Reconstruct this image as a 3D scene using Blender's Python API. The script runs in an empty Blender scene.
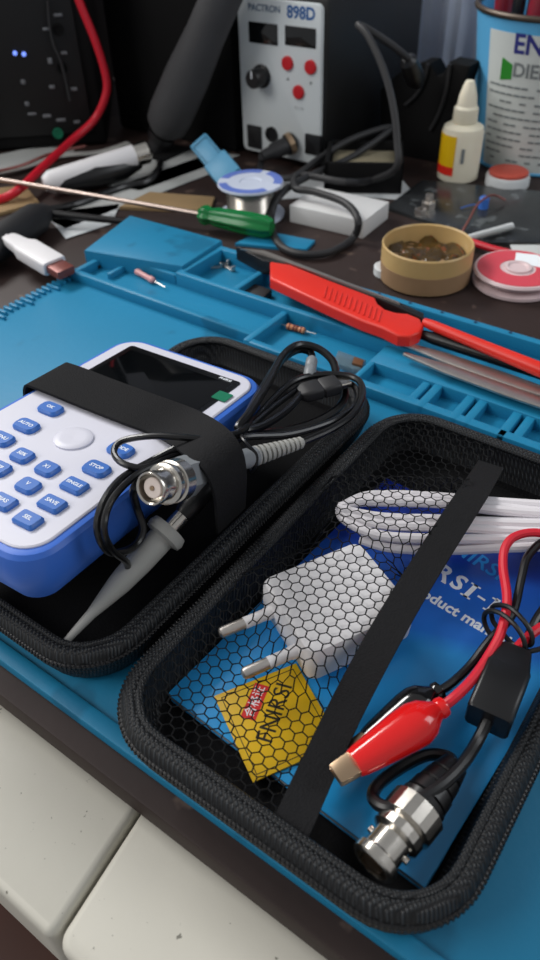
import bpy, bmesh, math, random
from mathutils import Vector, Matrix, noise
random.seed(4)
C = bpy.context.scene.collection
SC = bpy.context.scene
PI = math.pi
# ------------------------------------------------------------------ camera
CAMH = 242.0                                   # lens height above the mat, mm
PITCH, YAW, ROLL, FPX = 41.6, 37.0, -2.0, 750.0
def cam_axes():
    p, r, y = (math.radians(a) for a in (PITCH, ROLL, YAW))
    F = Vector((-math.sin(y)*math.cos(p), math.cos(y)*math.cos(p), -math.sin(p)))
    R = Vector((math.cos(y), math.sin(y), 0)); U = R.cross(F)
    return math.cos(r)*R + math.sin(r)*U, -math.sin(r)*R + math.cos(r)*U, F
CR, CU, CF = cam_axes()
cd = bpy.data.cameras.new('camera'); cam = bpy.data.objects.new('camera', cd); C.objects.link(cam)
cam.matrix_world = Matrix.Translation((0, 0, CAMH/1000)) @ Matrix((CR, CU, -CF)).transposed().to_4x4()
cd.sensor_fit = 'VERTICAL'; cd.sensor_height = 36.0; cd.sensor_width = 36.0*540/960; cd.lens = 36.0*FPX/960
cd.clip_start = 0.01; cd.clip_end = 30
cd.dof.use_dof = True; cd.dof.focus_distance = 0.30; cd.dof.aperture_fstop = 13.0
SC.camera = cam
# ------------------------------------------------------------------ world, lamps, exposure
w = bpy.data.worlds.new('room_light'); SC.world = w; w.use_nodes = True
w.node_tree.nodes['Background'].inputs[0].default_value = (0.95, 0.97, 1.0, 1)
w.node_tree.nodes['Background'].inputs[1].default_value = 0.38
def area(name, loc, target, size, size_y, power, col):
    l = bpy.data.lights.new(name, 'AREA'); l.shape = 'RECTANGLE'; l.size = size; l.size_y = size_y; l.energy = power; l.color = col
    o = bpy.data.objects.new(name, l); C.objects.link(o); o.location = loc
    o.rotation_euler = (Vector(target)-Vector(loc)).to_track_quat('-Z', 'Y').to_euler()
    return o
area('ceiling_tube_lamp', (-1.5, 0.45, 1.15), (-0.15, 0.3, 0), 0.9, 0.3, 25, (1.0, 0.985, 0.96))
area('front_fill_light', (-1.15, -0.95, 1.25), (-0.25, 0.4, 0), 0.9, 0.9, 15, (1.0, 0.97, 0.93))  # added fill lamp from the camera side, not an actual window
area('curtain_fill_light', (0.75, 0.75, 0.8), (-0.35, 0.86, 0.1), 0.5, 0.7, 5, (0.92, 0.96, 1.0))  # added lamp that only brightens the dim curtain, not an actual window
SC.view_settings.view_transform = 'Standard'; SC.view_settings.look = 'None'
SC.view_settings.exposure = -0.08; SC.view_settings.gamma = 1.0; SC.view_settings.use_curve_mapping = False
# ------------------------------------------------------------------ helpers
def Z(px, py, z=0.0):
    """where the sight line through a photo point meets the height z (mm)"""
    d = CF + (px-270)/FPX*CR - (py-480)/FPX*CU
    t = (z-CAMH)/d.z
    return Vector((d.x*t, d.y*t, z))
def Y(px, py, y):
    """where it meets the upright plane at depth y (mm)"""
    d = CF + (px-270)/FPX*CR - (py-480)/FPX*CU
    t = y/d.y
    return Vector((d.x*t, y, CAMH+d.z*t))
def lin(c):
    return tuple(((v/255)/12.92 if v/255 <= .04045 else ((v/255+.055)/1.055)**2.4) for v in c)
def mat(name, rgb, rough=.5, metal=0.0, spec=.5, var=.10, vscale=40, bump=0.0, bscale=300, trans=0.0, ior=1.45, coat=0.0, emit=None, estr=1, sub=0.0, spots=None):
    m = bpy.data.materials.new(name); m.use_nodes = True; N = m.node_tree.nodes; L = m.node_tree.links
    b = N['Principled BSDF']
    tc = N.new('ShaderNodeTexCoord'); nz = N.new('ShaderNodeTexNoise'); nz.inputs['Scale'].default_value = vscale; nz.inputs['Detail'].default_value = 5
    L.new(tc.outputs['Object'], nz.inputs['Vector'])
    mx = N.new('ShaderNodeMix'); mx.data_type = 'RGBA'
    c = lin(rgb)
    mx.inputs[6].default_value = (*[v*(1-var) for v in c], 1); mx.inputs[7].default_value = (*[min(1, v*(1+var)) for v in c], 1)
    L.new(nz.outputs['Fac'], mx.inputs[0])
    col = mx.outputs[2]
    if spots:
        srgb, sscale, thr = spots
        n2 = N.new('ShaderNodeTexNoise'); n2.inputs['Scale'].default_value = sscale; n2.inputs['Detail'].default_value = 3
        L.new(tc.outputs['Object'], n2.inputs['Vector'])
        rp = N.new('ShaderNodeValToRGB'); rp.color_ramp.elements[0].position = thr; rp.color_ramp.elements[1].position = thr+.05
        L.new(n2.outputs['Fac'], rp.inputs[0])
        m2 = N.new('ShaderNodeMix'); m2.data_type = 'RGBA'; L.new(rp.outputs[0], m2.inputs[0]); L.new(col, m2.inputs[6]); m2.inputs[7].default_value = (*lin(srgb), 1)
        col = m2.outputs[2]
    L.new(col, b.inputs['Base Color'])
    b.inputs['Roughness'].default_value = rough; b.inputs['Metallic'].default_value = metal; b.inputs['Specular IOR Level'].default_value = spec
    b.inputs['Transmission Weight'].default_value = trans; b.inputs['IOR'].default_value = ior; b.inputs['Coat Weight'].default_value = coat
    if sub: b.inputs['Subsurface Weight'].default_value = sub; b.inputs['Subsurface Radius'].default_value = (.004, .003, .002); b.inputs['Subsurface Scale'].default_value = 1.0
    if emit: b.inputs['Emission Color'].default_value = (*lin(emit), 1); b.inputs['Emission Strength'].default_value = estr
    if bump:
        n3 = N.new('ShaderNodeTexNoise'); n3.inputs['Scale'].default_value = bscale; n3.inputs['Detail'].default_value = 4
        L.new(tc.outputs['Object'], n3.inputs['Vector'])
        bp = N.new('ShaderNodeBump'); bp.inputs['Strength'].default_value = bump; bp.inputs['Distance'].default_value = .001
        L.new(n3.outputs['Fac'], bp.inputs['Height']); L.new(bp.outputs[0], b.inputs['Normal'])
    return m
def weave_mat(name, rgb, thread, scale=620, rough=.6, strength=.8):
    """woven cloth: two crossed thread directions give the relief, raised threads get a paler colour for their glossy highlights"""
    m = bpy.data.materials.new(name); m.use_nodes = True; N = m.node_tree.nodes; L = m.node_tree.links; b = N['Principled BSDF']
    tc = N.new('ShaderNodeTexCoord'); ws = []
    for d in ('X', 'Y'):
        wv = N.new('ShaderNodeTexWave'); wv.wave_type = 'BANDS'; wv.bands_direction = d; wv.inputs['Scale'].default_value = scale/3.14; wv.inputs['Distortion'].default_value = 1.2; wv.inputs['Detail'].default_value = 1
        mp = N.new('ShaderNodeMapping'); mp.inputs['Rotation'].default_value = (0.5, 0.35, 0.78)
        L.new(tc.outputs['Object'], mp.inputs[0]); L.new(mp.outputs[0], wv.inputs['Vector']); ws.append(wv)
    mu = N.new('ShaderNodeMath'); mu.operation = 'MULTIPLY'; L.new(ws[0].outputs['Fac'], mu.inputs[0]); L.new(ws[1].outputs['Fac'], mu.inputs[1])
    mx = N.new('ShaderNodeMix'); mx.data_type = 'RGBA'; mx.inputs[6].default_value = (*lin(rgb), 1); mx.inputs[7].default_value = (*lin(thread), 1)  # weave highlights are put into the thread colour
    L.new(mu.outputs[0], mx.inputs[0]); L.new(mx.outputs[2], b.inputs['Base Color'])
    bp = N.new('ShaderNodeBump'); bp.inputs['Strength'].default_value = strength; bp.inputs['Distance'].default_value = .0006
    L.new(mu.outputs[0], bp.inputs['Height']); L.new(bp.outputs[0], b.inputs['Normal'])
    b.inputs['Roughness'].default_value = rough; b.inputs['Specular IOR Level'].default_value = .35
    return m
def bmtrans(bm, M): bmesh.ops.transform(bm, matrix=M, verts=bm.verts)
class MB:
    def __init__(s): s.bm = bmesh.new()
    def merge(s, bm, M=None):
        if M is not None: bmtrans(bm, M)
        me = bpy.data.meshes.new('tmp'); bm.to_mesh(me); bm.free(); s.bm.from_mesh(me); bpy.data.meshes.remove(me); return s
    def box(s, lo, hi, bev=0.0, seg=2, M=None):
        b = bmesh.new(); bmesh.ops.create_cube(b, size=1)
        lo = Vector(lo); hi = Vector(hi); d = hi-lo
        bmtrans(b, Matrix.Translation((lo+hi)/2) @ Matrix.Diagonal((d.x, d.y, d.z, 1)))
        if bev: bmesh.ops.bevel(b, geom=b.edges[:], offset=bev, segments=seg, affect='EDGES', profile=.5)
        return s.merge(b, M)
    def loft(s, loops, M=None, cap0=True, cap1=True):
        b = bmesh.new(); vs = [[b.verts.new(p) for p in l] for l in loops]; n = len(loops[0])
        for a, c in zip(vs, vs[1:]):
            for i in range(n): b.faces.new((a[i], a[(i+1) % n], c[(i+1) % n], c[i]))
        if cap0: b.faces.new(vs[0][::-1])
        if cap1: b.faces.new(vs[-1])
        bmesh.ops.recalc_face_normals(b, faces=b.faces[:])
        return s.merge(b, M)
    def prism(s, outline, z0, z1, bev=0.0, M=None, seg=2):
        b = bmesh.new(); lo = [b.verts.new((p[0], p[1], z0)) for p in outline]; hi = [b.verts.new((p[0], p[1], z1)) for p in outline]; n = len(lo)
        b.faces.new(lo[::-1]); b.faces.new(hi)
        for i in range(n): b.faces.new((lo[i], lo[(i+1) % n], hi[(i+1) % n], hi[i]))
        bmesh.ops.recalc_face_normals(b, faces=b.faces[:])
        if bev:
            ed = [e for e in b.edges if abs(e.verts[0].co.z-e.verts[1].co.z) < 1e-5 and e.verts[0].co.z > (z0+z1)/2]
            bmesh.ops.bevel(b, geom=ed, offset=bev, segments=seg, affect='EDGES', profile=.5)
        return s.merge(b, M)
    def lathe(s, prof, seg=32, M=None):
        loops = [[(max(r, 1e-4)*math.cos(2*PI*i/seg), max(r, 1e-4)*math.sin(2*PI*i/seg), z) for i in range(seg)] for r, z in prof]
        return s.loft(loops, M)
    def rod(s, a, b, prof, seg=24):
        """lathe whose axis runs from a to b; prof = (radius, fraction of the length)"""
        a = Vector(a); b = Vector(b); d = b-a; L = d.length
        M = Matrix.Translation(a) @ d.to_track_quat('Z', 'Y').to_matrix().to_4x4()
        return s.lathe([(r, f*L) for r, f in prof], seg, M)
    def tube(s, pts, r, seg=10, closed=False, sub=6, flat=1.0):
        P = [Vector(p) for p in pts]; n = len(P)
        def at(i): return P[i % n] if closed else P[max(0, min(n-1, i))]
        Q = []; rr = []
        def rad(i): return r[i % n] if isinstance(r, (list, tuple)) and closed else (r[max(0, min(n-1, i))] if isinstance(r, (list, tuple)) else r)
        for i in range(n if closed else n-1):
            p0, p1, p2, p3 = at(i-1), at(i), at(i+1), at(i+2)
            for k in range(sub):
                t = k/sub
                Q.append(.5*((2*p1)+(p2-p0)*t+(2*p0-5*p1+4*p2-p3)*t*t+(3*p1-p0-3*p2+p3)*t**3)); rr.append(rad(i)*(1-t)+rad(i+1)*t)
        if not closed: Q.append(P[-1]); rr.append(rad(n-1))
        m = len(Q); loops = []; nrm = None
        for i in range(m):
            tg = (Q[(i+1) % m]-Q[i-1]) if closed else (Q[min(i+1, m-1)]-Q[max(i-1, 0)])
            tg.normalize()
            if nrm is None:
                nrm = Vector((0, 0, 1)) - tg*tg.z
                if nrm.length < .1: nrm = Vector((1, 0, 0)) - tg*tg.x
            else: nrm = nrm - tg*nrm.dot(tg)
            nrm.normalize(); bn = tg.cross(nrm)
            loops.append([Q[i]+rr[i]*(math.cos(2*PI*k/seg)*nrm*flat+math.sin(2*PI*k/seg)*bn) for k in range(seg)])
        if closed: return s.loft(loops+[loops[0]], None, False, False)
        return s.loft(loops)
    def ribbon(s, pts, wv, thick):
        """strap: centre points with half-width vectors"""
        loops = []; n = len(pts); P = [Vector(p) for p in pts]; W = [Vector(v) for v in wv]
        Q = []; V = []
        for i in range(n-1):
            p0, p1, p2, p3 = P[max(i-1, 0)], P[i], P[i+1], P[min(i+2, n-1)]
            for k in range(5):
                t = k/5
                Q.append(.5*((2*p1)+(p2-p0)*t+(2*p0-5*p1+4*p2-p3)*t*t+(3*p1-p0-3*p2+p3)*t**3)); V.append(W[i].lerp(W[i+1], t))
        Q.append(P[-1]); V.append(W[-1]); m = len(Q)
        for i in range(m):
            tg = (Q[min(i+1, m-1)]-Q[max(i-1, 0)]).normalized(); nn = tg.cross(V[i]).normalized()
            if nn.z < 0 and i == 0: pass
            h = nn*thick/2
            loops.append([Q[i]-V[i]-h, Q[i]-V[i]*.9-h, Q[i]+V[i]*.9-h, Q[i]+V[i]-h, Q[i]+V[i]+h, Q[i]+V[i]*.9+h, Q[i]-V[i]*.9+h, Q[i]-V[i]+h])
        return s.loft(loops)
    def text(s, body, size, M, depth=.15, fat=0.0, bend=None, align='CENTER'):
        cu = bpy.data.curves.new('lettering', 'FONT'); cu.body = body; cu.size = size; cu.extrude = depth/2; cu.offset = fat; cu.align_x = align; cu.align_y = 'CENTER'; cu.resolution_u = 3
        o = bpy.data.objects.new('lettering', cu); C.objects.link(o)
        dg = bpy.context.evaluated_depsgraph_get(); dg.update()
        me = bpy.data.meshes.new_from_object(o.evaluated_get(dg)); b = bmesh.new(); b.from_mesh(me)
        bpy.data.objects.remove(o); bpy.data.curves.remove(cu); bpy.data.meshes.remove(me)
        if bend:
            for v in b.verts: v.co = bend(v.co)
        return s.merge(b, M)
def link_mesh(name, mb, m, parent=None, local=False, sharp=32):
    bm = mb.bm
    off = Matrix.Identity(4)
    if parent is not None and not local:
        wm = parent['_m'] if False else WM[parent.name]
        off = wm.inverted()
    bmtrans(bm, Matrix.Scale(.001, 4)) if local else bmtrans(bm, off @ Matrix.Scale(.001, 4))
    a = math.radians(sharp)
    for f in bm.faces: f.smooth = True
    for e in bm.edges:
        if len(e.link_faces) == 2 and e.calc_face_angle(0) > a: e.smooth = False
    me = bpy.data.meshes.new(name); bm.to_mesh(me); bm.free()
    for mm in (m if isinstance(m, (list, tuple)) else [m]): me.materials.append(mm)
    o = bpy.data.objects.new(name, me); C.objects.link(o)
    if parent is not None: o.parent = parent; WM[o.name] = WM[parent.name]
    else: WM[o.name] = Matrix.Identity(4)
    return o
WM = {}
def thing(name, label, cat, loc=(0, 0, 0), M=None, group=None):
    o = bpy.data.objects.new(name, None); C.objects.link(o); o.empty_display_size = .01
    m = Matrix.Translation(Vector(loc)*.001)
    if M is not None: m = m @ M
    o.matrix_world = m; WM[o.name] = m
    o['label'] = label; o['category'] = cat
    if group: o['group'] = group
    return o
def single(name, mb, m, label, cat, base, group=None, kind=None, sharp=32):
    """a thing that is one mesh, its origin at its base"""
    bmtrans(mb.bm, Matrix.Translation(-Vector(base)))
    o = link_mesh(name, mb, m, None, sharp=sharp); o.location = Vector(base)*.001; WM[o.name] = Matrix.Translation(Vector(base)*.001)
    if label: o['label'] = label; o['category'] = cat
    if group: o['group'] = group
    if kind: o['kind'] = kind
    return o
def structure(name, mb, m):
    o = link_mesh(name, mb, m); o['kind'] = 'structure'; return o
def rrect(x0, x1, y0, y1, r, n=6):
    r = min(r, (x1-x0)/2-.01, (y1-y0)/2-.01); out = []
    for cx, cy, a in ((x1-r, y1-r, 0), (x0+r, y1-r, 90), (x0+r, y0+r, 180), (x1-r, y0+r, 270)):
        for k in range(n+1):
            t = math.radians(a+90*k/n); out.append((cx+r*math.cos(t), cy+r*math.sin(t)))
    return out
def at3(l, z): return [(x, y, z) for x, y in l]
def rotz(d): return Matrix.Rotation(math.radians(d), 4, 'Z')
def T(*a): return Matrix.Translation(a)
def frame_m(o, x, y):
    """matrix with axes x, y (made square) at o"""
    x = Vector(x).normalized(); z = x.cross(Vector(y)).normalized(); y = z.cross(x)
    M = Matrix((x, y, z)).transposed().to_4x4(); M.translation = Vector(o); return M
# ------------------------------------------------------------------ materials
M = {}
M['bench'] = mat('dark_brown_bench', (44, 30, 27), .6, var=.25, vscale=30, bump=.15, bscale=120, spots=((84, 68, 60), 60, .64))
M['white_slab'] = mat('speckled_white_plastic', (192, 189, 178), .55, var=.06, vscale=12, bump=.08, bscale=200, spots=((112, 110, 100), 330, .70))
M['floor'] = mat('red_brown_floor', (74, 40, 28), .5, var=.4, vscale=9)
M['wall'] = mat('dim_wall', (70, 72, 78), .9, var=.1, vscale=4)
M['mat'] = mat('blue_silicone', (30, 124, 164), .42, spec=.4, var=.07, vscale=18, bump=.10, bscale=260, spots=((26, 108, 144), 24, .62))
M['mat_hole_shade'] = mat('mat_hole_shadow', (14, 60, 92), .8)
M['eva'] = weave_mat('black_case_cloth', (12, 12, 14), (52, 56, 60), 760, .5, .9)
M['rim'] = weave_mat('black_woven_binding', (13, 13, 15), (46, 50, 54), 1000, .5, .7)
M['lining'] = mat('black_lining', (12, 12, 14), .9, spec=.2, var=.3, vscale=300, bump=.4, bscale=900)
M['elastic'] = mat('black_elastic', (24, 24, 26), .85, spec=.25, var=.25, vscale=500, bump=.5, bscale=1400)
M['net'] = mat('black_net', (16, 17, 19), .7, spec=.2)
M['zip'] = mat('black_zip', (18, 18, 20), .4)
M['dev_blue'] = mat('blue_rubber', (56, 108, 204), .42, var=.05)
M['key_blue'] = mat('blue_key', (50, 106, 188), .38, var=.05)
M['dev_white'] = mat('white_faceplate', (210, 210, 222), .4, var=.02)
M['screen'] = mat('dark_screen_glass', (8, 10, 12), .08, spec=.6, coat=.3)
M['bezel'] = mat('black_bezel', (14, 15, 17), .25)
M['print_white'] = mat('white_print', (235, 240, 245), .6, var=.02)
M['green'] = mat('green_film', (20, 112, 82), .4)
M['black_plastic'] = mat('black_plastic', (20, 20, 22), .35, var=.2)
M['black_rubber'] = mat('black_rubber_cable', (15, 15, 17), .3, spec=.6, var=.1)
M['matte_black'] = mat('matte_black', (10, 10, 11), .8, spec=.25, var=.3, vscale=20)
M['grey_plastic'] = mat('grey_plastic', (128, 132, 136), .42, var=.05)
M['probe_grey'] = mat('warm_grey_plastic', (160, 160, 156), .45, var=.05)
M['nickel'] = mat('nickel', (205, 200, 192), .22, metal=1.0, var=.08, vscale=300)
M['steel'] = mat('brushed_steel', (196, 190, 184), .4, metal=1.0, var=.12, vscale=200)
M['brass'] = mat('brass_pin', (186, 160, 132), .32, metal=1.0)
M['ptfe'] = mat('white_dielectric', (228, 214, 206), .5)
M['white_plastic'] = mat('white_plastic', (226, 224, 226), .38, var=.03)
M['white_cable'] = mat('white_cable', (224, 220, 224), .42, var=.03)
M['red_rubber'] = mat('glossy_red_sleeve', (214, 22, 22), .16, spec=.6, coat=.3, var=.06)
M['dark_red'] = mat('dark_red_handle', (120, 20, 36), .45)
M['red_wire'] = mat('red_wire', (202, 30, 48), .35, var=.06)
M['red_plastic'] = mat('red_tool_plastic', (218, 44, 32), .38, var=.08)
M['black_gloss'] = mat('glossy_black_sleeve', (10, 10, 11), .14, spec=.6, coat=.4)
M['manual'] = None
M['paper'] = mat('white_paper', (200, 204, 206), .75, var=.06)
M['grey_paper'] = mat('greyed_paper', (172, 174, 172), .8, var=.12, vscale=25)
M['tan'] = mat('tan_card', (150, 124, 88), .75, var=.2, vscale=40)
M['yellow'] = mat('yellow_card', (226, 182, 16), .4, var=.05)
M['red_label'] = mat('red_print', (214, 44, 40), .5)
M['ink'] = mat('dark_ink', (40, 32, 16), .6)
M['station_black'] = mat('station_black_paint', (11, 11, 12), .55, var=.3, vscale=18)
M['panel_white'] = mat('station_white_panel', (206, 212, 214), .5, var=.04, vscale=12)
M['blue_ink'] = mat('blue_ink', (46, 92, 150), .6)
M['grey_ink'] = mat('grey_blue_ink', (84, 104, 128), .6)
M['red_key'] = mat('red_button', (196, 26, 36), .4)
M['hose'] = mat('charcoal_grip', (62, 62, 64), .7, var=.2, bump=.3, bscale=180)
M['dark_grey'] = mat('dark_grey_plastic', (38, 38, 40), .55, var=.2)
M['light_blue'] = mat('light_blue_plastic', (84, 150, 186), .45, var=.06)
M['solder'] = mat('solder_wire', (178, 172, 164), .25, metal=1.0)
M['spool_white'] = mat('spool_white_label', (196, 204, 222), .5)
M['spool_blue'] = mat('spool_blue_print', (96, 120, 196), .5)
M['green_clear'] = mat('green_translucent_handle', (22, 136, 70), .2, trans=.35, var=.1)
M['shaft'] = mat('bright_shaft', (176, 160, 152), .38, metal=1.0)
M['cream'] = mat('cream_bottle', (222, 216, 196), .4, sub=.1, var=.04)
M['can_blue'] = mat('can_blue_paint', (88, 164, 210), .35, var=.06, vscale=30)
M['can_rim'] = mat('can_grimy_rim', (78, 68, 60), .45, metal=.6, var=.4, vscale=60)
M['can_label'] = mat('can_white_label', (196, 202, 200), .5, var=.05)
M['cap_blue'] = mat('component_blue', (60, 110, 196), .4)
M['navy_ink'] = mat('navy_ink', (40, 44, 120), .6)
M['small_ink'] = mat('small_print', (116, 122, 124), .7)
M['leaf_green'] = mat('green_emblem', (40, 132, 40), .5)
M['rust_red'] = mat('dull_red_lid', (176, 72, 58), .5, var=.15, vscale=80)
M['glass_plate'] = mat('dark_board', (44, 46, 48), .25, var=.4, vscale=50, spots=((86, 90, 92), 60, .62))
M['tin'] = mat('tan_tin_wall', (190, 160, 108), .4, var=.12, vscale=50, sub=.1)
M['tin_flux'] = mat('flux_through_wall', (150, 120, 90), .45, var=.2, vscale=60)
M['rosin'] = mat('brown_rosin', (66, 48, 18), .25, var=.5, vscale=160, bump=.8, bscale=220, spots=((112, 58, 18), 120, .58), coat=.4)
M['greyed_cable'] = mat('greyed_cable', (178, 178, 174), .6)
M['pink'] = mat('pink_red_disc', (206, 70, 84), .4)
M['frost'] = mat('pinkish_white_plastic', (214, 192, 194), .4)
M['olive_glass'] = mat('olive_glass', (112, 122, 58), .12, trans=.5)
M['usb_brown'] = mat('reddish_usb_shell', (128, 74, 68), .35, metal=.3)
M['resistor'] = mat('resistor_body', (196, 132, 92), .45)
M['resistor_band'] = mat('resistor_band', (110, 40, 24), .5)
M['pink_ceramic'] = mat('pink_ceramic', (206, 150, 150), .4)
M['bag'] = mat('clear_bag', (150, 175, 185), .15, trans=.75, ior=1.1)
M['chip_brown'] = mat('brown_chip', (96, 62, 34), .5)
M['port_metal'] = mat('dull_port_metal', (120, 122, 126), .5, metal=.5)
M['curtain'] = mat('pale_curtain', (226, 234, 250), .85, var=.06, vscale=8)
M['curtain_grey'] = mat('grey_curtain', (92, 88, 92), .85, var=.1, vscale=8)
M['led'] = mat('blue_led', (120, 150, 255), .4, emit=(120, 150, 255), estr=1.2)
M['sponge'] = mat('dirty_sponge', (130, 122, 100), .9, var=.3, vscale=60, bump=.6, bscale=300)
M['box_white'] = mat('white_carton', (206, 206, 206), .7, var=.06, vscale=20)
def manual_mat():
    m = mat('blue_manual_cover', (40, 110, 200), .25, var=.05)
    N = m.node_tree.nodes; L = m.node_tree.links; b = N['Principled BSDF']
    tc = N.new('ShaderNodeTexCoord'); mp = N.new('ShaderNodeMapping'); mp.inputs['Rotation'].default_value = (0, 0, math.radians(-20)); L.new(tc.outputs['Object'], mp.inputs[0])
    sx = N.new('ShaderNodeSeparateXYZ'); L.new(mp.outputs[0], sx.inputs[0])
    rp = N.new('ShaderNodeValToRGB'); e = rp.color_ramp.elements
    mr = N.new('ShaderNodeMapRange'); mr.inputs[1].default_value = -.02; mr.inputs[2].default_value = .14; L.new(sx.outputs['Y'], mr.inputs[0]); L.new(mr.outputs[0], rp.inputs[0])
    e[0].position = .0; e[0].color = (*lin((44, 160, 226)), 1); e[1].position = 1.0; e[1].color = (*lin((18, 34, 120)), 1)
    for p, c in ((.42, (50, 150, 222)), (.47, (40, 112, 204)), (.68, (38, 92, 192)), (.72, (26, 60, 160))):
        n = e.new(p); n.color = (*lin(c), 1)
    L.new(rp.outputs[0], b.inputs['Base Color']); return m
M['manual'] = manual_mat()
# ================================================================== the setting
structure('floor', MB().box((-2500, -1200, -720), (1200, 2200, -700)), M['floor'])
structure('wall_back', MB().box((-2500, 1300, -700), (1200, 1320, 1800)), M['wall'])
# ------------------------------------------------------------------ workbench and the white tops in front of it
bench = thing('workbench', 'dark brown workbench top carrying the blue mat and all the tools', 'workbench', (-300, 500, -700))
b = MB().box((-1300, 65, -16), (330, 1150, -4), 1.0)
link_mesh('tabletop', b, M['bench'], bench)
for x in (-1270, 290):
    for y in (150, 1110): link_mesh('leg', MB().box((x-25, y-25, -700), (x+25, y+25, -16), 2), M['bench'], bench)
def slab(pts, label, base):
    b = MB(); b.prism(pts, -46, -17, 3.0, seg=3)
    single('drawer_unit', b, M['white_slab'], label, 'drawer unit', base)
g0 = Z(135, 815, -17); g1 = Z(60, 930, -17); gd = (g1-g0).normalized()
def rounded_corner(p, d1, d2, r): # corner p reached along d1, left along d2
    a = p-d1*r; c = p+d2*r; o = a+d2*r
    return [tuple((o+(a-o)*math.cos(t)+(c-o)*math.sin(t))[:2]) for t in [PI/2*k/5 for k in range(6)]]
XL = Vector((-1, 0, 0)); yF = 20.5
def onl(y): t = (y-g0.y)/gd.y; return g0+gd*t
cl = onl(yF)+Vector((-.9, 0, 0)); cr = onl(yF)+Vector((.9, 0, 0))
slab([(-600, 130), (-600, yF)]+rounded_corner(cl, -XL, -gd, 4)+[(onl(130).x-.9, 130)], 'speckled white drawer unit top, the one reaching the bottom left of the bench', (-300, 70, -46))
slab([(onl(130).x+.9, 130)]+rounded_corner(cr, gd, -XL, 5)+[(300, yF), (300, 130)], 'speckled white drawer unit top with rounded corner, right of the dark gap', (50, 70, -46))
# ------------------------------------------------------------------ blue repair mat
mt = thing('repair_mat', 'blue silicone repair mat with moulded parts trays along its back', 'mat', (-170, 235, -4))
MX0, MX1, MY0, MY1 = -412, 80, 73.5, 397
b = MB(); b.box((MX0, MY0, -4), (MX1, MY1, 0), .8)
link_mesh('work_surface', b, M['mat'], mt)
b = MB(); b.box((MX0, MY0, -1), (MX1, MY0+6.5, 2.2), .9); b.box((MX1-6.5, MY0+5.5, -1.2), (MX1-.15, MY1-.3, 2.05), .9)
link_mesh('front_rim', b, M['mat'], mt)
b = MB()
for k in range(50):                                     # comb of fine ruler teeth on the side edge
    y = MY0+10+k*4.7
    if y < 332: b.box((MX0+1, y, -.5), (MX0+9+(4 if k % 5 == 0 else 0), y+2.2, 2.2), .4)
link_mesh('ruler_teeth', b, M['mat'], mt)
HT = 10
b = MB()
wn = [0]
def wall(x0, x1, y0, y1, z=HT):      # neighbours differ a hair in height, as in a moulding
    wn[0] += 1; e = .07*(wn[0] % 13); b.box((x0+e*.3, y0+e*.2, -1-e), (x1-e*.3, y1-e*.2, z-e), .9)
wall(-405, -245, 312, 317, 7); wall(-247, -170, 305, 310, 7); wall(-172, MX1, 303, 309, 7)     # front
wall(-336, MX1, 346, 351)                                                           # middle
wall(-336, MX1, 391.5, MY1)                                                          # back
wall(MX1-6, MX1, 303, MY1); wall(-336, -331, 346, MY1); wall(-290, -285, 346, MY1)
wall(-247, -242, 305, 349, 8); wall(-172, -168, 303, 349, 8); wall(-405, -400, 312, 350, 7)
for x in (-138, -131, -112, -105, -86, -79, -58, -51): wall(x, x+5, 303, 330, 7)
wall(-172, MX1, 326, 349, 8)
wall(-384, -380, 327, 349, 5); wall(-405, -336, 346, 350, 8)
link_mesh('tray_walls', b, M['mat'], mt)
b = MB(); q = [Z(130, 215, 12), Z(222, 240, 12), Z(182, 266, 12), Z(84, 250, 12)]
b.prism([(p.x, p.y) for p in q][::-1], -1, 12, 1.0)
link_mesh('raised_pad', b, M['mat'], mt)
b = MB()
for k in range(13):
    b.lathe([(1.1, 10), (1.1, 10.12)], 10, T(-270+k*22, 394.2, 0))
link_mesh('rim_hole_shade', b, M['mat_hole_shade'], mt)  # flat dark discs, the shade inside the holes put into their colour
# ================================================================== zip case
case = thing('zip_case', 'open black zip case with mesh pocket lying across the blue mat', 'case', (-130, 170, 0))
def half(x0, x1, y0, y1, zr, r, floor_z=3.0, wallw=9):
    def ring(d, z, rr): return at3(rrect(x0+d, x1-d, y0+d, y1-d, max(2, rr-d), 8), z)
    b = MB()
    b.loft([ring(7, .3, r), ring(3.5, 2.5, r), ring(1, zr*.45, r), ring(.2, zr-6, r), ring(.8, zr-3, r), ring(2.4, zr-.9, r), ring(4.6, zr, r), ring(5.8, zr-.5, r), ring(7.0, zr-2.2, r), ring(wallw, zr-5, r), ring(wallw+2.5, floor_z+5, r), ring(wallw+6, floor_z, r)])
    link_mesh('shell', b, M['eva'], case, sharp=50)
    b = MB(); b.loft([ring(wallw-.5, zr-7, r), ring(wallw+2.2, floor_z+5.3, r), ring(wallw+5.8, floor_z+.4, r), ring(wallw+12, floor_z+.5, r)], None, False, True)
    link_mesh('lining', b, M['lining'], case, sharp=50)
    b = MB()
    b.tube([Vector(p) for p in ring(7.0, zr-1.4, r)], 1.5, 10, True, 1)
    link_mesh('binding', b, M['rim'], case)
    z = MB(); rg = [Vector(p) for p in ring(.5, zr-5.0, r)]
    z.tube(rg, .9, 8, True, 1)
    L = 0; n = len(rg)
    for i in range(n):
        a, c = rg[i], rg[(i+1) % n]; d = c-a; k = max(1, int(d.length/1.6))
        M4 = frame_m((0, 0, 0), d, (-d.y, d.x, 0))
        for j in range(k):
            z.box((-.45, -1.3, -.8), (.45, 1.3, 1.0), .2, 1, T(*(a+d*(j+.5)/k)) @ M4)
    link_mesh('zipper', z, M['zip'], case)
LX0, LX1, LY0, LY1, LZ = -266, -140.5, 79, 290, 19
RX0, RX1, RY0, RY1, RZ = -134, -4, 70.5, 284, 22
half(LX0, LX1, LY0, LY1, LZ, 27, 3.0, 7.5)
half(RX0, RX1, RY0, RY1, RZ, 27, 3.0, 7.5)
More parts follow.
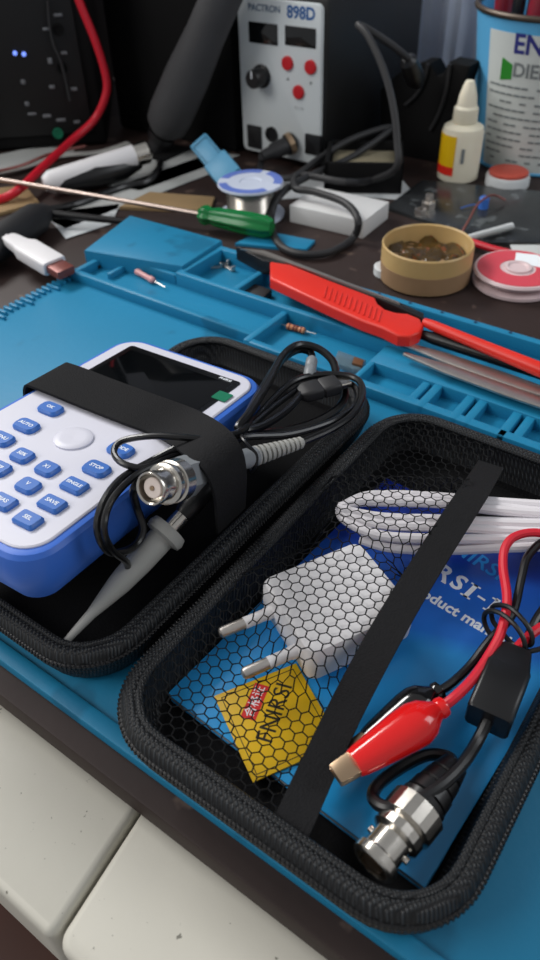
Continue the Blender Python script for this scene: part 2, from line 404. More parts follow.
b = MB(); b.box((LX1-3, 105, .2), (RX0+4, 248, 7), 2.0); link_mesh('hinge_strip', b, M['eva'], case)
# strap ends, net and elastic of the pocket
bt, bb = Z(487, 472, 24), Z(292, 826, 20)
bd = (bb-bt).normalized(); bn = Vector((bd.y, -bd.x, 0)); bw = 5.8
# ------------------------------------------------------------------ contents of the mesh pocket: placement first
ad = math.degrees(math.atan2(31.5, 16.5))
AO = Z(283, 616, 29)                        # middle of the adapter's prong side, top face
A_M = T(AO.x, AO.y, 0) @ rotz(ad-90)         # local x across, y along the body
def smooth(e0, e1, x):
    t = max(0, min(1, (x-e0)/(e1-e0))); return t*t*(3-2*t)
A_I = A_M.inverted()
def net_z(x, y):
    d = min(x-(RX0+8), (RX1-8)-x, y-(RY0+8), (RY1-8)-y)
    z = 20.5-3.5*smooth(0, 26, d)
    l = A_I @ Vector((x, y, 0))
    ex = max(abs(l.x)-21, 0); ey = max(-l.y-1, l.y-44, 0); dd = math.hypot(ex, ey)
    bump = 31.2*(1-smooth(0, 13, dd))+z*smooth(0, 13, dd)
    z = max(z, bump)
    c0, c1 = Vector((-105, 194, 0)), Vector((-60, 221.6, 0)); cdn = (c1-c0).normalized(); v = Vector((x, y, 0))-c0
    al = v.dot(cdn); ac = abs(v.x*-cdn.y+v.y*cdn.x); dd = math.hypot(max(ac-15, 0), max(-al-6, 0))
    bump = 36.0*(1-smooth(0, 12, dd))+z*smooth(0, 12, dd)
    return max(z, bump)
b = MB(); pts = []
for t in (-.02, .04, .1, .18, .26, .34, .42, .5, .6, .7, .8, .9, .97, 1.015):
    z = 22
    for _ in range(8):
        p = Z(487-195*t-12*math.sin(PI*min(1, max(0, t))), 472+354*t, z); tz = max(net_z(p.x+dx, p.y+dy) for dx, dy in ((0, 0), (-6, 2), (-3, 1), (3, -1), (6, -2)))+1.3
        if t < 0 or t > 1: tz = RZ-3
        z = .5*z+.5*tz
    pts.append(Z(487-195*t-12*math.sin(PI*min(1, max(0, t))), 472+354*t, z))
pts = [pts[0]]+[Z(487-195*t-12*math.sin(PI*min(1, max(0, t))), 472+354*t, (a.z+2*c.z+e.z)/4) for t, a, c, e in zip((.04, .1, .18, .26, .34, .42, .5, .6, .7, .8, .9, .97), pts, pts[1:], pts[2:])]+[pts[-1]]
b.ribbon(pts, [bn*bw]*len(pts), 1.0)
link_mesh('pocket_elastic', b, M['elastic'], case)
# net: hexagon cells
b = MB(); S = 4.4; s6 = S/math.sqrt(3); seen = {}
side = lambda x, y: (x-bt.x)*bn.x+(y-bt.y)*bn.y
sgn = 1 if side(-115, 150) > 0 else -1
def inside(x, y):
    if side(x, y)*sgn < 2.0: return False
    r = 17; d0 = 7.5
    X0, X1, Y0, Y1 = RX0+d0, RX1-d0, RY0+d0, RY1-d0
    cx = min(max(x, X0+r), X1-r); cy = min(max(y, Y0+r), Y1-r)
    return math.hypot(x-cx, y-cy) <= r
rot = rotz(18)
edges = []
for i in range(-40, 41):
    for j in range(-50, 51):
        c = rot @ Vector((S*(i+.5*(j % 2)), s6*1.5*j, 0)); c += Vector((-80, 170, 0))
        if not (RX0-5 < c.x < RX1 and RY0-5 < c.y < RY1+5): continue
        vs = [c+rot @ Vector((s6*math.cos(math.radians(30+60*k)), s6*math.sin(math.radians(30+60*k)), 0)) for k in range(6)]
        for k in range(6):
            p, q = vs[k], vs[(k+1) % 6]
            key = tuple(sorted(((round(p.x, 1), round(p.y, 1)), (round(q.x, 1), round(q.y, 1)))))
            if key in seen: continue
            seen[key] = 1
            if inside(p.x, p.y) and inside(q.x, q.y): edges.append((p, q))
bm = b.bm
for p, q in edges:
    p = Vector((p.x, p.y, net_z(p.x, p.y))); q = Vector((q.x, q.y, net_z(q.x, q.y)))
    d = (q-p).normalized(); n1 = d.cross(Vector((0, 0, 1))).normalized(); n2 = n1.cross(d)
    rr = .25
    ra = [bm.verts.new(p+rr*(math.cos(a)*n1+math.sin(a)*n2)) for a in (0, PI/2, PI, 1.5*PI)]
    rb = [bm.verts.new(q+rr*(math.cos(a)*n1+math.sin(a)*n2)) for a in (0, PI/2, PI, 1.5*PI)]
    for k in range(4): bm.faces.new((ra[k], ra[(k+1) % 4], rb[(k+1) % 4], rb[k]))
link_mesh('pocket_net', b, M['net'], case, sharp=80)
# ------------------------------------------------------------------ manual
mo = Z(168, 692, 8); mr_ = Z(425, 885, 8)
MU = (mr_-mo).normalized(); MV = Vector((-MU.y, MU.x, 0)); MW = (mr_-mo).length
MM = frame_m((mo.x, mo.y, 0), MU, MV)
man = thing('product_manual', 'blue printed product manual under the elastic and mesh pocket', 'booklet', (0, 0, 0), Matrix.Translation(MM.translation*.001) @ MM.to_3x3().to_4x4())
ML = 146
b = MB(); b.box((0, 0, 4), (MW, ML, 6.2), .3); link_mesh('pages', b, M['paper'], man, local=True)
b = MB(); b.box((-.3, -.3, 6.2), (MW+.3, ML+.3, 7.0), .2); b.box((-.3, -.3, 3.6), (MW+.3, ML+.3, 4.0), .1); link_mesh('cover', b, M['manual'], man, local=True)
MI = MM.inverted()
def lettered(body, p0, p1, size, m, name, lean=0, fat=0.0):
    """writes so that the line runs from photo point p0 to p1 on the cover"""
    a = MI @ Z(p0[0], p0[1], 7); c = MI @ Z(p1[0], p1[1], 7); mid = (a+c)/2; ang = math.atan2(c.y-a.y, c.x-a.x)
    t = MB().text(body, size, T(mid.x, mid.y, 7.05) @ Matrix.Rotation(ang, 4, 'Z'), .08, fat)
    return link_mesh(name, t, m, man, local=True)
# ------------------------------------------------------------------ write it on
M['cyan'] = mat('cyan_print', (40, 150, 226), .5)
a_ = MI @ Z(438, 570, 7); c_ = MI @ Z(497, 608, 7); TM = T(a_.x, a_.y, 7.05) @ Matrix.Rotation(math.atan2(c_.y-a_.y, c_.x-a_.x), 4, 'Z'); kx = (c_-a_).length/23.0
t = MB()
for ch_, x_ in (('R', 2.2), ('S', 8.2)): t.text(ch_, 11.2, TM @ T(x_*kx, 0, 0), .08, .3)
def slab_bar(x0, x1, y0, y1): t.box((x0*kx, y0, -.04), (x1*kx, y1, .04), 0, 2, TM)
slab_bar(-1.6, 1.4, -4.2, -3.4); slab_bar(3.6, 5.4, -4.2, -3.4); slab_bar(-1.6, 0, 3.4, 4.2)
for x_ in (13.0, 21.6): slab_bar(x_-.8, x_+.8, -4.2, 4.2); slab_bar(x_-1.8, x_+1.8, -4.2, -3.4)
slab_bar(11.2, 14.8, 3.4, 4.2); slab_bar(19.6, 21.6, 2.8, 3.6); slab_bar(15.8, 18.6, -.6, .4)
link_mesh('title', t, M['print_white'], man, local=True)
lettered('Product manual', (398, 578), (523, 651), 7.0, M['print_white'], 'subtitle', fat=.2)
lettered('FNIRSI', (424, 526), (527, 592), 10.5, M['cyan'], 'logo', fat=.12)
# ------------------------------------------------------------------ yellow card
ca = Z(213, 688, 13); ct = Z(296, 655, 13); cb = Z(258, 772, 13)
CM = frame_m((ca.x, ca.y, 0), ct-ca, ca-cb); CM2 = Matrix.Translation(CM.translation*.001) @ CM.to_3x3().to_4x4()
card = thing('inspection_card', 'small yellow printed card showing through the mesh over the blue manual', 'card', (0, 0, 0), CM2)
cw, ch = (ct-ca).length, (cb-ca).length
b = MB(); b.box((0, -ch, 7.3), (cw, 0, 8.0), .15); link_mesh('card_sheet', b, M['yellow'], card, local=True)
CI = CM.inverted()
def cl_(px, py): v = CI @ Z(px, py, 8); return v
f0 = cl_(259, 756); f1 = cl_(290, 672); fa = math.atan2(f1.y-f0.y, f1.x-f0.x); fm = (f0+f1)/2
link_mesh('logo', MB().text('FNIRSI', 8.6, T(fm.x, fm.y, 8.05) @ Matrix.Rotation(fa, 4, 'Z'), .08, .02), M['ink'], card, local=True)
r0 = cl_(247, 721); r1 = cl_(263, 683); rm = (r0+r1)/2; ra_ = math.atan2(r1.y-r0.y, r1.x-r0.x); RMx = T(rm.x, rm.y, 0) @ Matrix.Rotation(ra_, 4, 'Z')
rl = link_mesh('red_label', MB().box((-7.2, -2.7, 8.0), (7.2, 2.7, 8.12), 0, 2, RMx), M['red_label'], card, local=True)
t_ = link_mesh('label_lettering', MB().text('合格证', 4.3, RMx @ T(0, 0, 8.16), .06, .03), M['print_white'], rl, local=True)
b = MB()
for (x0, y0, x1, y1) in ((2, -2, cw-2, -1.7), (2, -ch+1.7, cw-2, -ch+2), (2, -ch+2, 2.3, -2), (cw-2.3, -ch+2, cw-2, -2)): b.box((x0, y0, 8.0), (x1, y1, 8.06))
link_mesh('border_line', b, M['ink'], card, local=True)
# ------------------------------------------------------------------ power adapter and its cable
adp = thing('power_adapter', 'white two pin power adapter inside the mesh pocket', 'power adapter', (0, 0, 0), Matrix.Translation(A_M.translation*.001) @ A_M.to_3x3().to_4x4())
b = MB()
def aring(d, z, x=20.0, y=44): return at3(rrect(-x+d, x-d, d*.6, y-d, 4, 5), z)
b.loft([aring(2, 12.5), aring(.4, 14), aring(0, 20), aring(.4, 27), aring(1.2, 28.6), aring(3, 29.4)]); link_mesh('body', b, M['white_plastic'], adp, local=True)
for sx in (-10, 9.5):
    b = MB(); b.rod((sx, 2, 20), (sx, -11, 20), [(2.6, 0), (2.6, .3), (2.3, .36), (2.3, 1)], 16); pr = link_mesh('prong', b, M['white_plastic'], adp, local=True)
    b = MB(); b.rod((sx, -10.5, 20), (sx, -21, 20), [(2.2, 0), (2.2, .85), (1.9, .95), (1.2, 1)], 16); link_mesh('metal_tip', b, M['steel'], pr, local=True)
c0, c1 = Vector((-105, 196, 0)), Vector((-4, 258, 0)); cdn = (c1-c0).normalized(); cn = Vector((-cdn.y, cdn.x, 0))
pts = []
turns = [(-15, 26), (9, 30), (-12, 30.5), (5.5, 32), (-9, 32), (2, 33.5), (-5.5, 33), (-1.8, 28)]
for k, (o, z) in enumerate(turns):
    ends = (0, 1) if k % 2 == 0 else (1, 0)
    for t in ((.02, .12, .3, .5, .75, .97) if k % 2 == 0 else (.97, .75, .5, .3, .12, .02)):
        sp = (.85 if t < .1 else 1.15) - .45*smooth(.35, .65, t) + .08*math.sin(5*t+o)
        over = 3*math.sin(PI*min(1, max(0, t)))
        px = c0.lerp(c1, t)+cn*(o*sp); pts.append(Vector((px.x, px.y, z-1.5-(3.5*smooth(.3, .6, t) if z > 30 else 0))))
    nxt = turns[k+1] if k+1 < len(turns) else None
    if nxt:
        e = c0.lerp(c1, 1.04 if k % 2 == 0 else -.05); m_ = e+cn*((o+nxt[0])/2); pts.append(Vector((m_.x, m_.y, (z+nxt[1])/2-1.5)))
single('charging_cable', MB().tube(pts, 2.1, 10, False, 5), M['white_cable'], 'white cable folded in a bundle beside the power adapter', 'cable', (-65, 225, 26))
# ================================================================== oscilloscope
DO = Vector((-170.5, 92.4, 58.0)); th, pi_ = math.radians(3.5), math.radians(5.5)
DU = Vector((math.cos(th), math.sin(th), 0)); DV = Vector((-math.sin(th)*math.cos(pi_), math.cos(th)*math.cos(pi_), -math.sin(pi_)))
DM = frame_m(DO, DU, DV); DI = DM.inverted(); DN = DU.cross(DV)
def dl(px, py):
    d = CF + (px-270)/FPX*CR - (py-480)/FPX*CU; o = Vector((0, 0, CAMH)); t = (DO-o).dot(DN)/d.dot(DN); return DI @ (o+d*t)
scope = thing('handheld_oscilloscope', 'blue and white handheld oscilloscope strapped into the zip case', 'oscilloscope', (0, 0, 0), Matrix.Translation(DO*.001) @ DM.to_3x3().to_4x4())
U0, U1, V0, V1 = -80.5, 6.0, -8, 142
def dring(d, z, r=14): return at3(rrect(U0+d, U1-d, V0+d, V1-d, max(3, r-d), 7), z)
b = MB(); b.loft([dring(9, -25), dring(5, -24), dring(1.5, -18), dring(0, -12), dring(-.3, -6), dring(.3, -2), dring(1.6, -.4), dring(3.4, 0)])
link_mesh('body', b, M['dev_blue'], scope, local=True, sharp=25)
b = MB(); b.loft([dring(4.0, -.5, 15), dring(4.0, .5, 15), dring(4.6, .9, 15)]); link_mesh('faceplate', b, M['dev_white'], scope, local=True)
b = MB(); b.prism(rrect(-70, -4.0, 82, 132, 2), .9, 1.25, .2); bz = link_mesh('bezel', b, M['bezel'], scope, local=True)
b = MB(); b.prism(rrect(-67.5, -6.5, 85, 128, 1), 1.2, 1.4, .1); link_mesh('screen', b, M['screen'], scope, local=True)
link_mesh('brand_lettering', MB().text('FNIRSI', 2.4, T(-12, 130, 1.3), .08, .03), M['print_white'], bz, local=True)
g = dl(237, 399)
b = MB(); b.prism(rrect(-8, -.5, 113, 120, .6), 1.3, 1.6); link_mesh('film_tab', b, M['green'], scope, local=True)
keys = [((53, 412), 'OK', 0), ((29, 429), 'AUTO', 0), ((4, 442), 'MENU', 0), ((25, 459), '50%', 1), ((2, 472), 'REF', 1), ((50, 472), 'X1', 1), ((31, 489), 'V', 1),
        ((6, 505), 'BIAS', 2), ((31, 523), 'SEL', 2), ((55, 507), 'SAVE', 2), ((77, 489), 'SINGLE', 2), ((99, 472), 'STOP', 0), ((123, 453), 'MODE', 0), ((-22, 520), 'CH', 2), ((-20, 455), 'TRIG', 0)]
for (p, s, k) in keys:
    c = dl(*p)
    hw, hh, rr = ((5.6, 3.9, 2.6), (4.4, 3.9, 2.0), (5.0, 3.6, 1.2))[k]
    b = MB(); o = rrect(-hw, hw, -hh, hh, rr, 4)
    o2 = [(x*.86, y*.84) for x, y in o]
    b.loft([at3(o, .8), at3(o, 2.0), at3(o2, 2.9)], T(c.x-.4, c.y-.6, 0))
    kb = link_mesh('button', b, M['key_blue'], scope, local=True)
    link_mesh('lettering', MB().text(s, 2.6 if len(s) < 5 else 2.3, T(c.x-.4, c.y-.6, 2.93), .06, .05), M['print_white'], kb, local=True)
c = dl(74, 441)
b = MB(); b.lathe([(8.0, .8), (8.0, 1.6), (7.2, 2.0), (5, 2.1), (0.01, 1.8)], 32, T(c.x, c.y, 0)); link_mesh('round_button', b, M['dev_white'], scope, local=True)
# velcro strap over it (belongs to the case)
def dpt(u, v, n): return DM @ Vector((u, v, n))
sA, sB = dl(63, 386), dl(222, 447)
sd = (sB-sA).normalized(); sp_ = Vector((-sd.y, sd.x, 0)); sw = DM.to_3x3() @ (sp_*12.6)
pts = [dpt(U0-1.5, (sA.y-.5), -22), dpt(U0-2.6, sA.y-.2, -10), dpt(U0-1.0, sA.y, 1.4), dpt(U0+6, sA.y+sd.y*4, 3.4)]
for t in (.25, .5, .75): v = sA.lerp(sB, t); pts.append(dpt(v.x, v.y, 3.2))
e = Z(207, 440, 57); pts += [Z(204, 440, 69), Z(222, 458, 69), Z(230, 482, 60), Z(231, 506, 38), Z(231, 520, 22)]
wv = [sw]*7 + [sw*.95, sw*.85, sw*.8, sw*.8, sw*.8]
b = MB(); b.ribbon(pts, wv, 1.3); link_mesh('device_strap', b, M['elastic'], case)
# ================================================================== probe, cables beside the oscilloscope
prb = thing('oscilloscope_probe', 'oscilloscope probe with grey sleeve, grey BNC plug and coiled black lead', 'probe', (-150, 130, 6))
# BNC plug
a = Z(150, 489, 76); c_ = Z(222, 464, 56)
ax = (c_-a).normalized()
def along(s): return a+ax*s
b = MB(); b.rod(along(0), along(12), [(.01, .5), (4.9, .5), (4.9, .03), (5.2, 0), (5.6, 0), (5.9, .04), (5.9, .22), (5.5, .26), (5.5, .6), (5.9, .66), (5.9, .9), (5.2, 1)], 36); bs = link_mesh('bnc_shell', b, M['nickel'], prb)
b = MB(); b.rod(along(1.2), along(8), [(.9, .12), (.9, 0), (3.3, 0), (3.6, .05), (3.6, 1)], 24); ib = link_mesh('bnc_insert', b, M['ptfe'], bs)
link_mesh('centre_pin', MB().rod(along(.8), along(3), [(.8, 0), (.8, 1)], 12), M['brass'], ib)
b = MB(); b.rod(along(7.5), along(17), [(6.2, 0), (7.3, .05), (7.3, .25), (6.4, .3), (6.4, .4), (7.6, .45), (7.6, .95), (6.8, 1)], 40); link_mesh('bnc_collar', b, M['nickel'], bs)
b = MB(); b.rod(along(16), along(26), [(6.8, 0), (7.6, .1), (7.6, .8), (5.5, 1)], 6); link_mesh('hex_grip', b, M['grey_plastic'], prb, sharp=20)
s0 = along(26); s1 = Z(255, 456, 50); s2 = Z(303, 442, 48)
b = MB(); b.rod(along(25), s1, [(4.2, 0), (4.0, 1)], 20); link_mesh('grey_barrel', b, M['grey_plastic'], prb)
b = MB(); b.rod(s1-(s2-s1)*.02, s2, [(3.0, 0), (1.7, 1)], 16)
dv = (s2-s1); n = 10
for k in range(n): b.rod(s1+dv*(k/n), s1+dv*((k+.55)/n), [(4.1-1.7*k/n, 0), (4.1-1.7*k/n, 1)], 16)
link_mesh('strain_relief', b, M['probe_grey'], prb)
# probe sleeve (hook end cover)
pt, pf = Z(58, 650, 12), Z(166, 533, 32)
dv = pf-pt; Lp = dv.length
b = MB(); b.rod(pt, pf, [(1.1, 0), (1.5, .12), (2.1, .3), (3.3, .42), (4.6, .56), (5.3, .75), (5.4, .95), (8.0, .965), (8.4, 1.0), (7.6, 1.04), (3, 1.05)], 32); link_mesh('hook_sleeve', b, M['probe_grey'], prb)
b = MB(); b.rod(pf+dv*.03, pf+dv*.16, [(3.4, 0), (3.4, 1)], 20); link_mesh('metal_sleeve', b, M['nickel'], prb)
b = MB(); b.rod(pf+dv*.15, pf+dv*.55, [(3.2, 0), (4.2, .1), (4.2, .9), (3, 1)], 20); link_mesh('probe_grip', b, M['black_plastic'], prb)
path = [Z(300, 443, 47), Z(330, 430, 46), Z(352, 415, 45), Z(362, 398, 44), Z(360, 382, 42), Z(344, 375, 42), Z(318, 375, 42), Z(294, 381, 43), Z(272, 400, 44), Z(256, 418, 46), Z(240, 432, 55), Z(215, 440, 61),
        Z(180, 447, 62), Z(150, 462, 60), Z(120, 480, 62), Z(102, 506, 63), Z(98, 532, 58), Z(110, 552, 46), Z(132, 548, 36), Z(143, 530, 38), Z(136, 505, 48), Z(134, 488, 60), Z(150, 468, 62), Z(180, 455, 60), Z(215, 446, 58), Z(245, 437, 52), Z(290, 434, 46), Z(335, 420, 43), Z(357, 402, 40), Z(354, 386, 38), Z(335, 381, 38), Z(308, 384, 39), Z(285, 398, 41), Z(262, 416, 46), Z(240, 436, 52)]
link_mesh('cable', MB().tube(path, 1.55, 10, False, 5), M['black_rubber'], prb)
path = [Z(225, 442, 64), Z(190, 438, 68), Z(152, 436, 68), Z(122, 441, 65), Z(114, 452, 64), Z(122, 463, 64), Z(142, 468, 63), Z(160, 463, 62), Z(135, 476, 64), Z(112, 500, 65), Z(104, 528, 61), Z(112, 550, 48), Z(128, 566, 30), Z(112, 588, 14)]
link_mesh('ground_lead', MB().tube(path, 1.3, 10, False, 5), M['black_rubber'], prb)
# USB cable
usb = thing('usb_cable', 'black USB cable coiled beside the oscilloscope, plug pointing to the tray', 'cable', (-165, 215, 8))
p0, p1 = Z(303, 393, 40), Z(338, 384, 40)
dx = (p1-p0); Lx = dx.length; PM = frame_m(p0, dx, (-dx.y, dx.x, 0))
b = MB(); b.loft([[(x, y*s, z*s) for y, z in rrect(-5.2, 5.2, -3, 3, 1.6, 3)] for x, s in ((-2, .6), (0, .9), (2, 1), (Lx*.45, 1), (Lx*.5, .86), (Lx*.55, 1), (Lx-1, 1), (Lx, .9))], PM); pl = link_mesh('plug_grip', b, M['dark_grey'], usb)
b = MB(); b.loft([[(x, y, z) for y, z in rrect(-3.6, 3.6, -1.5, 1.5, .8, 3)] for x in (Lx-.5, Lx+5.5)], PM); link_mesh('plug_shell', b, M['nickel'], pl)
path = [p0-dx.normalized()*1, Z(289, 408, 42), Z(268, 423, 46), Z(250, 430, 50), Z(238, 428, 52), Z(250, 412, 52), Z(267, 385, 50), Z(282, 357, 48), Z(298, 345, 47), Z(317, 348, 45), Z(332, 360, 42), Z(337, 376, 38), Z(345, 392, 34), Z(338, 408, 32), Z(310, 424, 32), Z(275, 432, 36), Z(250, 432, 44), Z(247, 418, 48), Z(262, 390, 47), Z(280, 362, 45), Z(297, 350, 43), Z(310, 352, 42), Z(312, 360, 42)]
link_mesh('cable', MB().tube(path, 1.9, 10, False, 5), M['black_rubber'], usb)
q0, q1 = Z(312, 359, 42), Z(309, 377, 42)
b = MB(); b.rod(q0, q1, [(2.2, 0), (2.9, .1), (2.9, .45), (2.4, .5), (2.9, .56), (2.9, .9), (2.2, 1)], 14); link_mesh('grey_ferrule', b, M['grey_plastic'], usb)
c = Z(246, 442, 56)
loop = []
ld = (Z(300, 432, 50)-Z(225, 441, 58)).normalized(); la = ld.cross(Vector((0, 0, 1))).normalized()
for k in range(10):
    t = 2*PI*k/10; loop.append(c+la*(8.2*math.cos(t))+Vector((0, 0, 1))*(7.0*math.sin(t)-6)+ld*1.2*math.sin(3*t))
single('twist_tie', MB().tube(loop, .8, 8, True, 4), M['black_plastic'], 'thin black twist tie around the coiled cables next to the oscilloscope', 'cable tie', c-Vector((0, 0, 13)))
# ================================================================== test lead with clips in the pocket side
lead = thing('test_lead', 'BNC test lead with red and black alligator clips lying on the manual', 'test lead', (-30, 130, 8))
def clip(p0, p1, m, name, r=7.0):
    d = p1-p0; n = 14; secs = [(0, .62, .52), (.06, .70, .56), (.3, .86, .7), (.55, 1.0, .86), (.68, 1.02, .92), (.78, .9, .86), (.86, .62, .64), (.92, .44, .46), (.95, .5, .5), (1.0, .46, .46), (1.0, .3, .3)]
    x = d.normalized(); M4 = frame_m(p0, x, Vector((0, 0, 1)).cross(x)); L = d.length
    loops = [[(f*L, r*w*math.cos(2*PI*k/20), r*h*math.sin(2*PI*k/20)) for k in range(20)] for f, w, h in secs]
    o = link_mesh(name, MB().loft(loops, M4), m, lead)
    b = MB()
    for s in (1, -1): b.loft([[(x_, y, z) for y, z in rrect(-w, w, .25 if s > 0 else -1.6, 1.6 if s > 0 else -.25, .5, 2)] for x_, w in ((1, 3.8), (-3, 3.7), (-6, 3.5), (-6.8, 3.2))], M4)
    link_mesh('jaws', b, M['brass'], o)  # brass tint puts the brown reflection into the steel jaws' colour
    return o
clip(Z(354, 764, 27), Z(444, 706, 29), M['red_rubber'], 'red_clip_sleeve')
clip(Z(368, 742, 17), Z(440, 690, 22), M['black_gloss'], 'black_clip_sleeve')
path = [Z(442, 707, 29), Z(455, 697, 30), Z(472, 680, 30), Z(488, 657, 30), Z(501, 632, 31), Z(507, 600, 32), Z(503, 568, 32), Z(505, 548, 33), Z(516, 536, 34), Z(540, 533, 34), Z(575, 545, 33), Z(590, 580, 30), Z(570, 612, 29), Z(540, 628, 29), Z(517, 648, 28), Z(508, 668, 26)]
link_mesh('red_wire', MB().tube(path, 1.7, 10, False, 5), M['red_wire'], lead)
path = [Z(438, 692, 22), Z(452, 683, 22), Z(470, 666, 22), Z(490, 640, 24), Z(512, 615, 26), Z(521, 580, 28), Z(528, 556, 29), Z(548, 540, 30), Z(566, 560, 29), Z(556, 590, 28), Z(536, 620, 27), Z(525, 645, 25), Z(515, 668, 24)]
link_mesh('black_wire', MB().tube(path, 1.6, 10, False, 5), M['black_rubber'], lead)
bt0, bt1 = Z(516, 652, 27), Z(487, 722, 25); d = bt1-bt0; x = d.normalized()
M4 = frame_m(bt0, x, Vector((0, 0, 1)).cross(x)); L = d.length
b = MB(); b.loft([[(f*L, y*s, z*s) for y, z in rrect(-7.2, 7.2, -6.2, 6.2, 1.5, 3)] for f, s in ((0, .62), (.03, .7), (.3, .93), (.34, 1), (.97, 1), (1, .93))], M4); link_mesh('splitter_block', b, M['black_plastic'], lead)
path = [bt1-d*.05, Z(478, 740, 23), Z(464, 762, 24), Z(444, 783, 25), Z(417, 800, 25), Z(390, 808, 24), Z(374, 800, 22), Z(377, 786, 20), Z(400, 768, 16), Z(428, 755, 15), Z(450, 758, 16), Z(452, 772, 18), Z(442, 788, 19)]
link_mesh('coaxial_cable', MB().tube(path, 2.0, 10, False, 5), M['black_rubber'], lead)
BS = lambda l: [(r*1.18, f) for r, f in l]
a = Z(371, 866, 19); c_ = Z(452, 768, 20); ax = (c_-a).normalized()
b = MB(); b.rod(along(0), along(11), BS([(.01, .55), (4.4, .55), (4.4, .02), (4.8, 0), (5.4, .02), (6.0, .08), (6.0, .3), (5.0, .38), (5.0, 1)]), 32); bs = link_mesh('bnc_shell', b, M['nickel'], lead)
b = MB(); b.rod(along(.5), along(8), BS([(2.6, 0), (2.6, 1)]), 20); link_mesh('bnc_insert', b, M['brass'], bs)
for s in (1, -1):
    sv = ax.cross(Vector((0, 0, 1))).normalized(); b = MB(); b.rod(along(8)+sv*s*4.5, along(8)+sv*s*7, [(1.1, 0), (1.1, 1)], 12); link_mesh('lug', b, M['nickel'], bs)
b = MB(); b.rod(along(10), along(23), BS([(5.2, 0), (6.6, .08), (6.6, .3), (6.0, .36), (7.4, .42), (7.4, .95), (6.5, 1)]), 18); link_mesh('bnc_collar', b, M['nickel'], bs, sharp=15)
b = MB(); b.rod(along(22), along(42), BS([(6.0, 0), (6.2, .15), (5.2, .18), (5.9, .2), (5.6, .4), (4.7, .43), (5.2, .46), (4.8, .65), (4.0, .68), (4.5, .71), (3.6, .95), (2.2, 1)]), 24); link_mesh('boot', b, M['black_plastic'], lead)
c = Z(504, 632, 29); la = Vector((1, -.35, 0)).normalized(); lp = []
for k in range(10):
    t = 2*PI*k/10; lp.append(c+la*(9*math.cos(t))+Vector((0, .2, 1))*(6*math.sin(t)))
lp2 = [p+Vector((1, 4, .6*math.sin(3*i))) for i, p in enumerate(lp)]
b = MB(); b.tube(lp, .9, 8, True, 4); b.tube(lp2, .9, 8, True, 4); b.tube([lp[9], lp[9]+Vector((6, 4, 3)), lp[9]+Vector((9, 10, 2))], .9, 8)
single('wire_tie', b, M['black_plastic'], 'black plastic wire tie twisted around the red and black leads', 'cable tie', c-Vector((0, 0, 6)))
# ================================================================== tools and bits in the mat's trays
def flat_outline(pts, z): return [tuple(Z(x, y, z)[:2]) for x, y in pts]
kn = thing('utility_knife', 'red handled cutter with black blade holder lying across the mat tray', 'cutter', (-215, 360, 0))
out = flat_outline([(270, 261), (290, 264), (330, 280), (375, 297), (378, 303), (386, 309), (396, 312), (408, 313), (420, 318), (424, 325), (420, 332), (410, 336), (398, 335), (382, 327), (362, 320), (330, 306), (300, 292), (270, 278)], 20)
b = MB(); b.prism(out[::-1], 13, 20, 1.6, seg=3); kh = link_mesh('handle', b, M['red_plastic'], kn)
b = MB()
for k in range(12):
    t = .36+.033*k; p = Z(270+t*150, 281+t*66-7, 20.2); q = Z(270+t*150+3, 281+t*66-18, 20.2); b.tube([p, q], .55, 6, False, 1)
link_mesh('thumb_ridges', b, M['red_plastic'], kh)
out = flat_outline([(236, 246), (262, 252), (300, 263), (350, 283), (400, 302), (424, 313), (424, 319), (414, 314), (398, 307), (380, 299), (330, 280), (290, 264), (262, 260)], 19)
b = MB(); b.prism(out, 9, 19, .6); link_mesh('blade_holder', b, M['black_plastic'], kn)
b = MB(); b.prism(flat_outline([(240, 248), (262, 253), (400, 303), (398, 301), (264, 250)], 20), 19, 19.8); link_mesh('steel_edge', b, M['steel'], kn)
b = MB(); b.rod(Z(418, 316, 16), Z(418, 331, 12), [(3.4, 0), (3.4, 1)], 16); link_mesh('pivot', b, M['black_plastic'], kn)
tw = thing('tweezers', 'worn steel tweezers lying in the mat tray below the red rod', 'tweezers', (-120, 345, 0))
for pa, pb_, wd in (((402, 343), (560, 398), 4.6), ((404, 354), (560, 410), 4.4)):
    a_ = Z(*pa, 12); c_ = Z(*pb_, 12); dd = (c_-a_).normalized(); nn = Vector((-dd.y, dd.x, 0)); ln = (c_-a_).length
    M4 = frame_m(a_, dd, nn)
    b = MB(); b.loft([[(f*ln, y, z) for y, z in rrect(-wd*s, wd*s, -.9, .9, .7, 2)] for f, s in ((0, .3), (.1, .55), (.3, 1), (.7, 1.1), (1, .9))], M4); link_mesh('arm', b, M['steel'], tw)
b = MB(); a_ = Z(560, 403, 12); b.box((a_.x-4, a_.y-7, 8.5), (a_.x+8, a_.y+3, 15), 1.5); link_mesh('joined_end', b, M['steel'], tw)
rd = thing('pliers', 'tool with slim red handle lying along the tray beyond the tweezers', 'pliers', (-120, 360, 4))
a_, c_ = Z(424, 322, 20), Z(575, 384, 20)
b = MB(); b.rod(a_, c_, [(2.4, 0), (3.0, .06), (3.2, .3), (3.8, .7), (4.2, .97), (3.0, 1)], 18); link_mesh('handle', b, M['red_plastic'], rd)
a_, c_ = Z(420, 334, 14), Z(575, 384, 13)
b = MB(); b.rod(a_, c_, [(2.6, 0), (3.6, .1), (3.6, .9), (2.6, 1)], 16); link_mesh('black_handle', b, M['black_plastic'], rd)
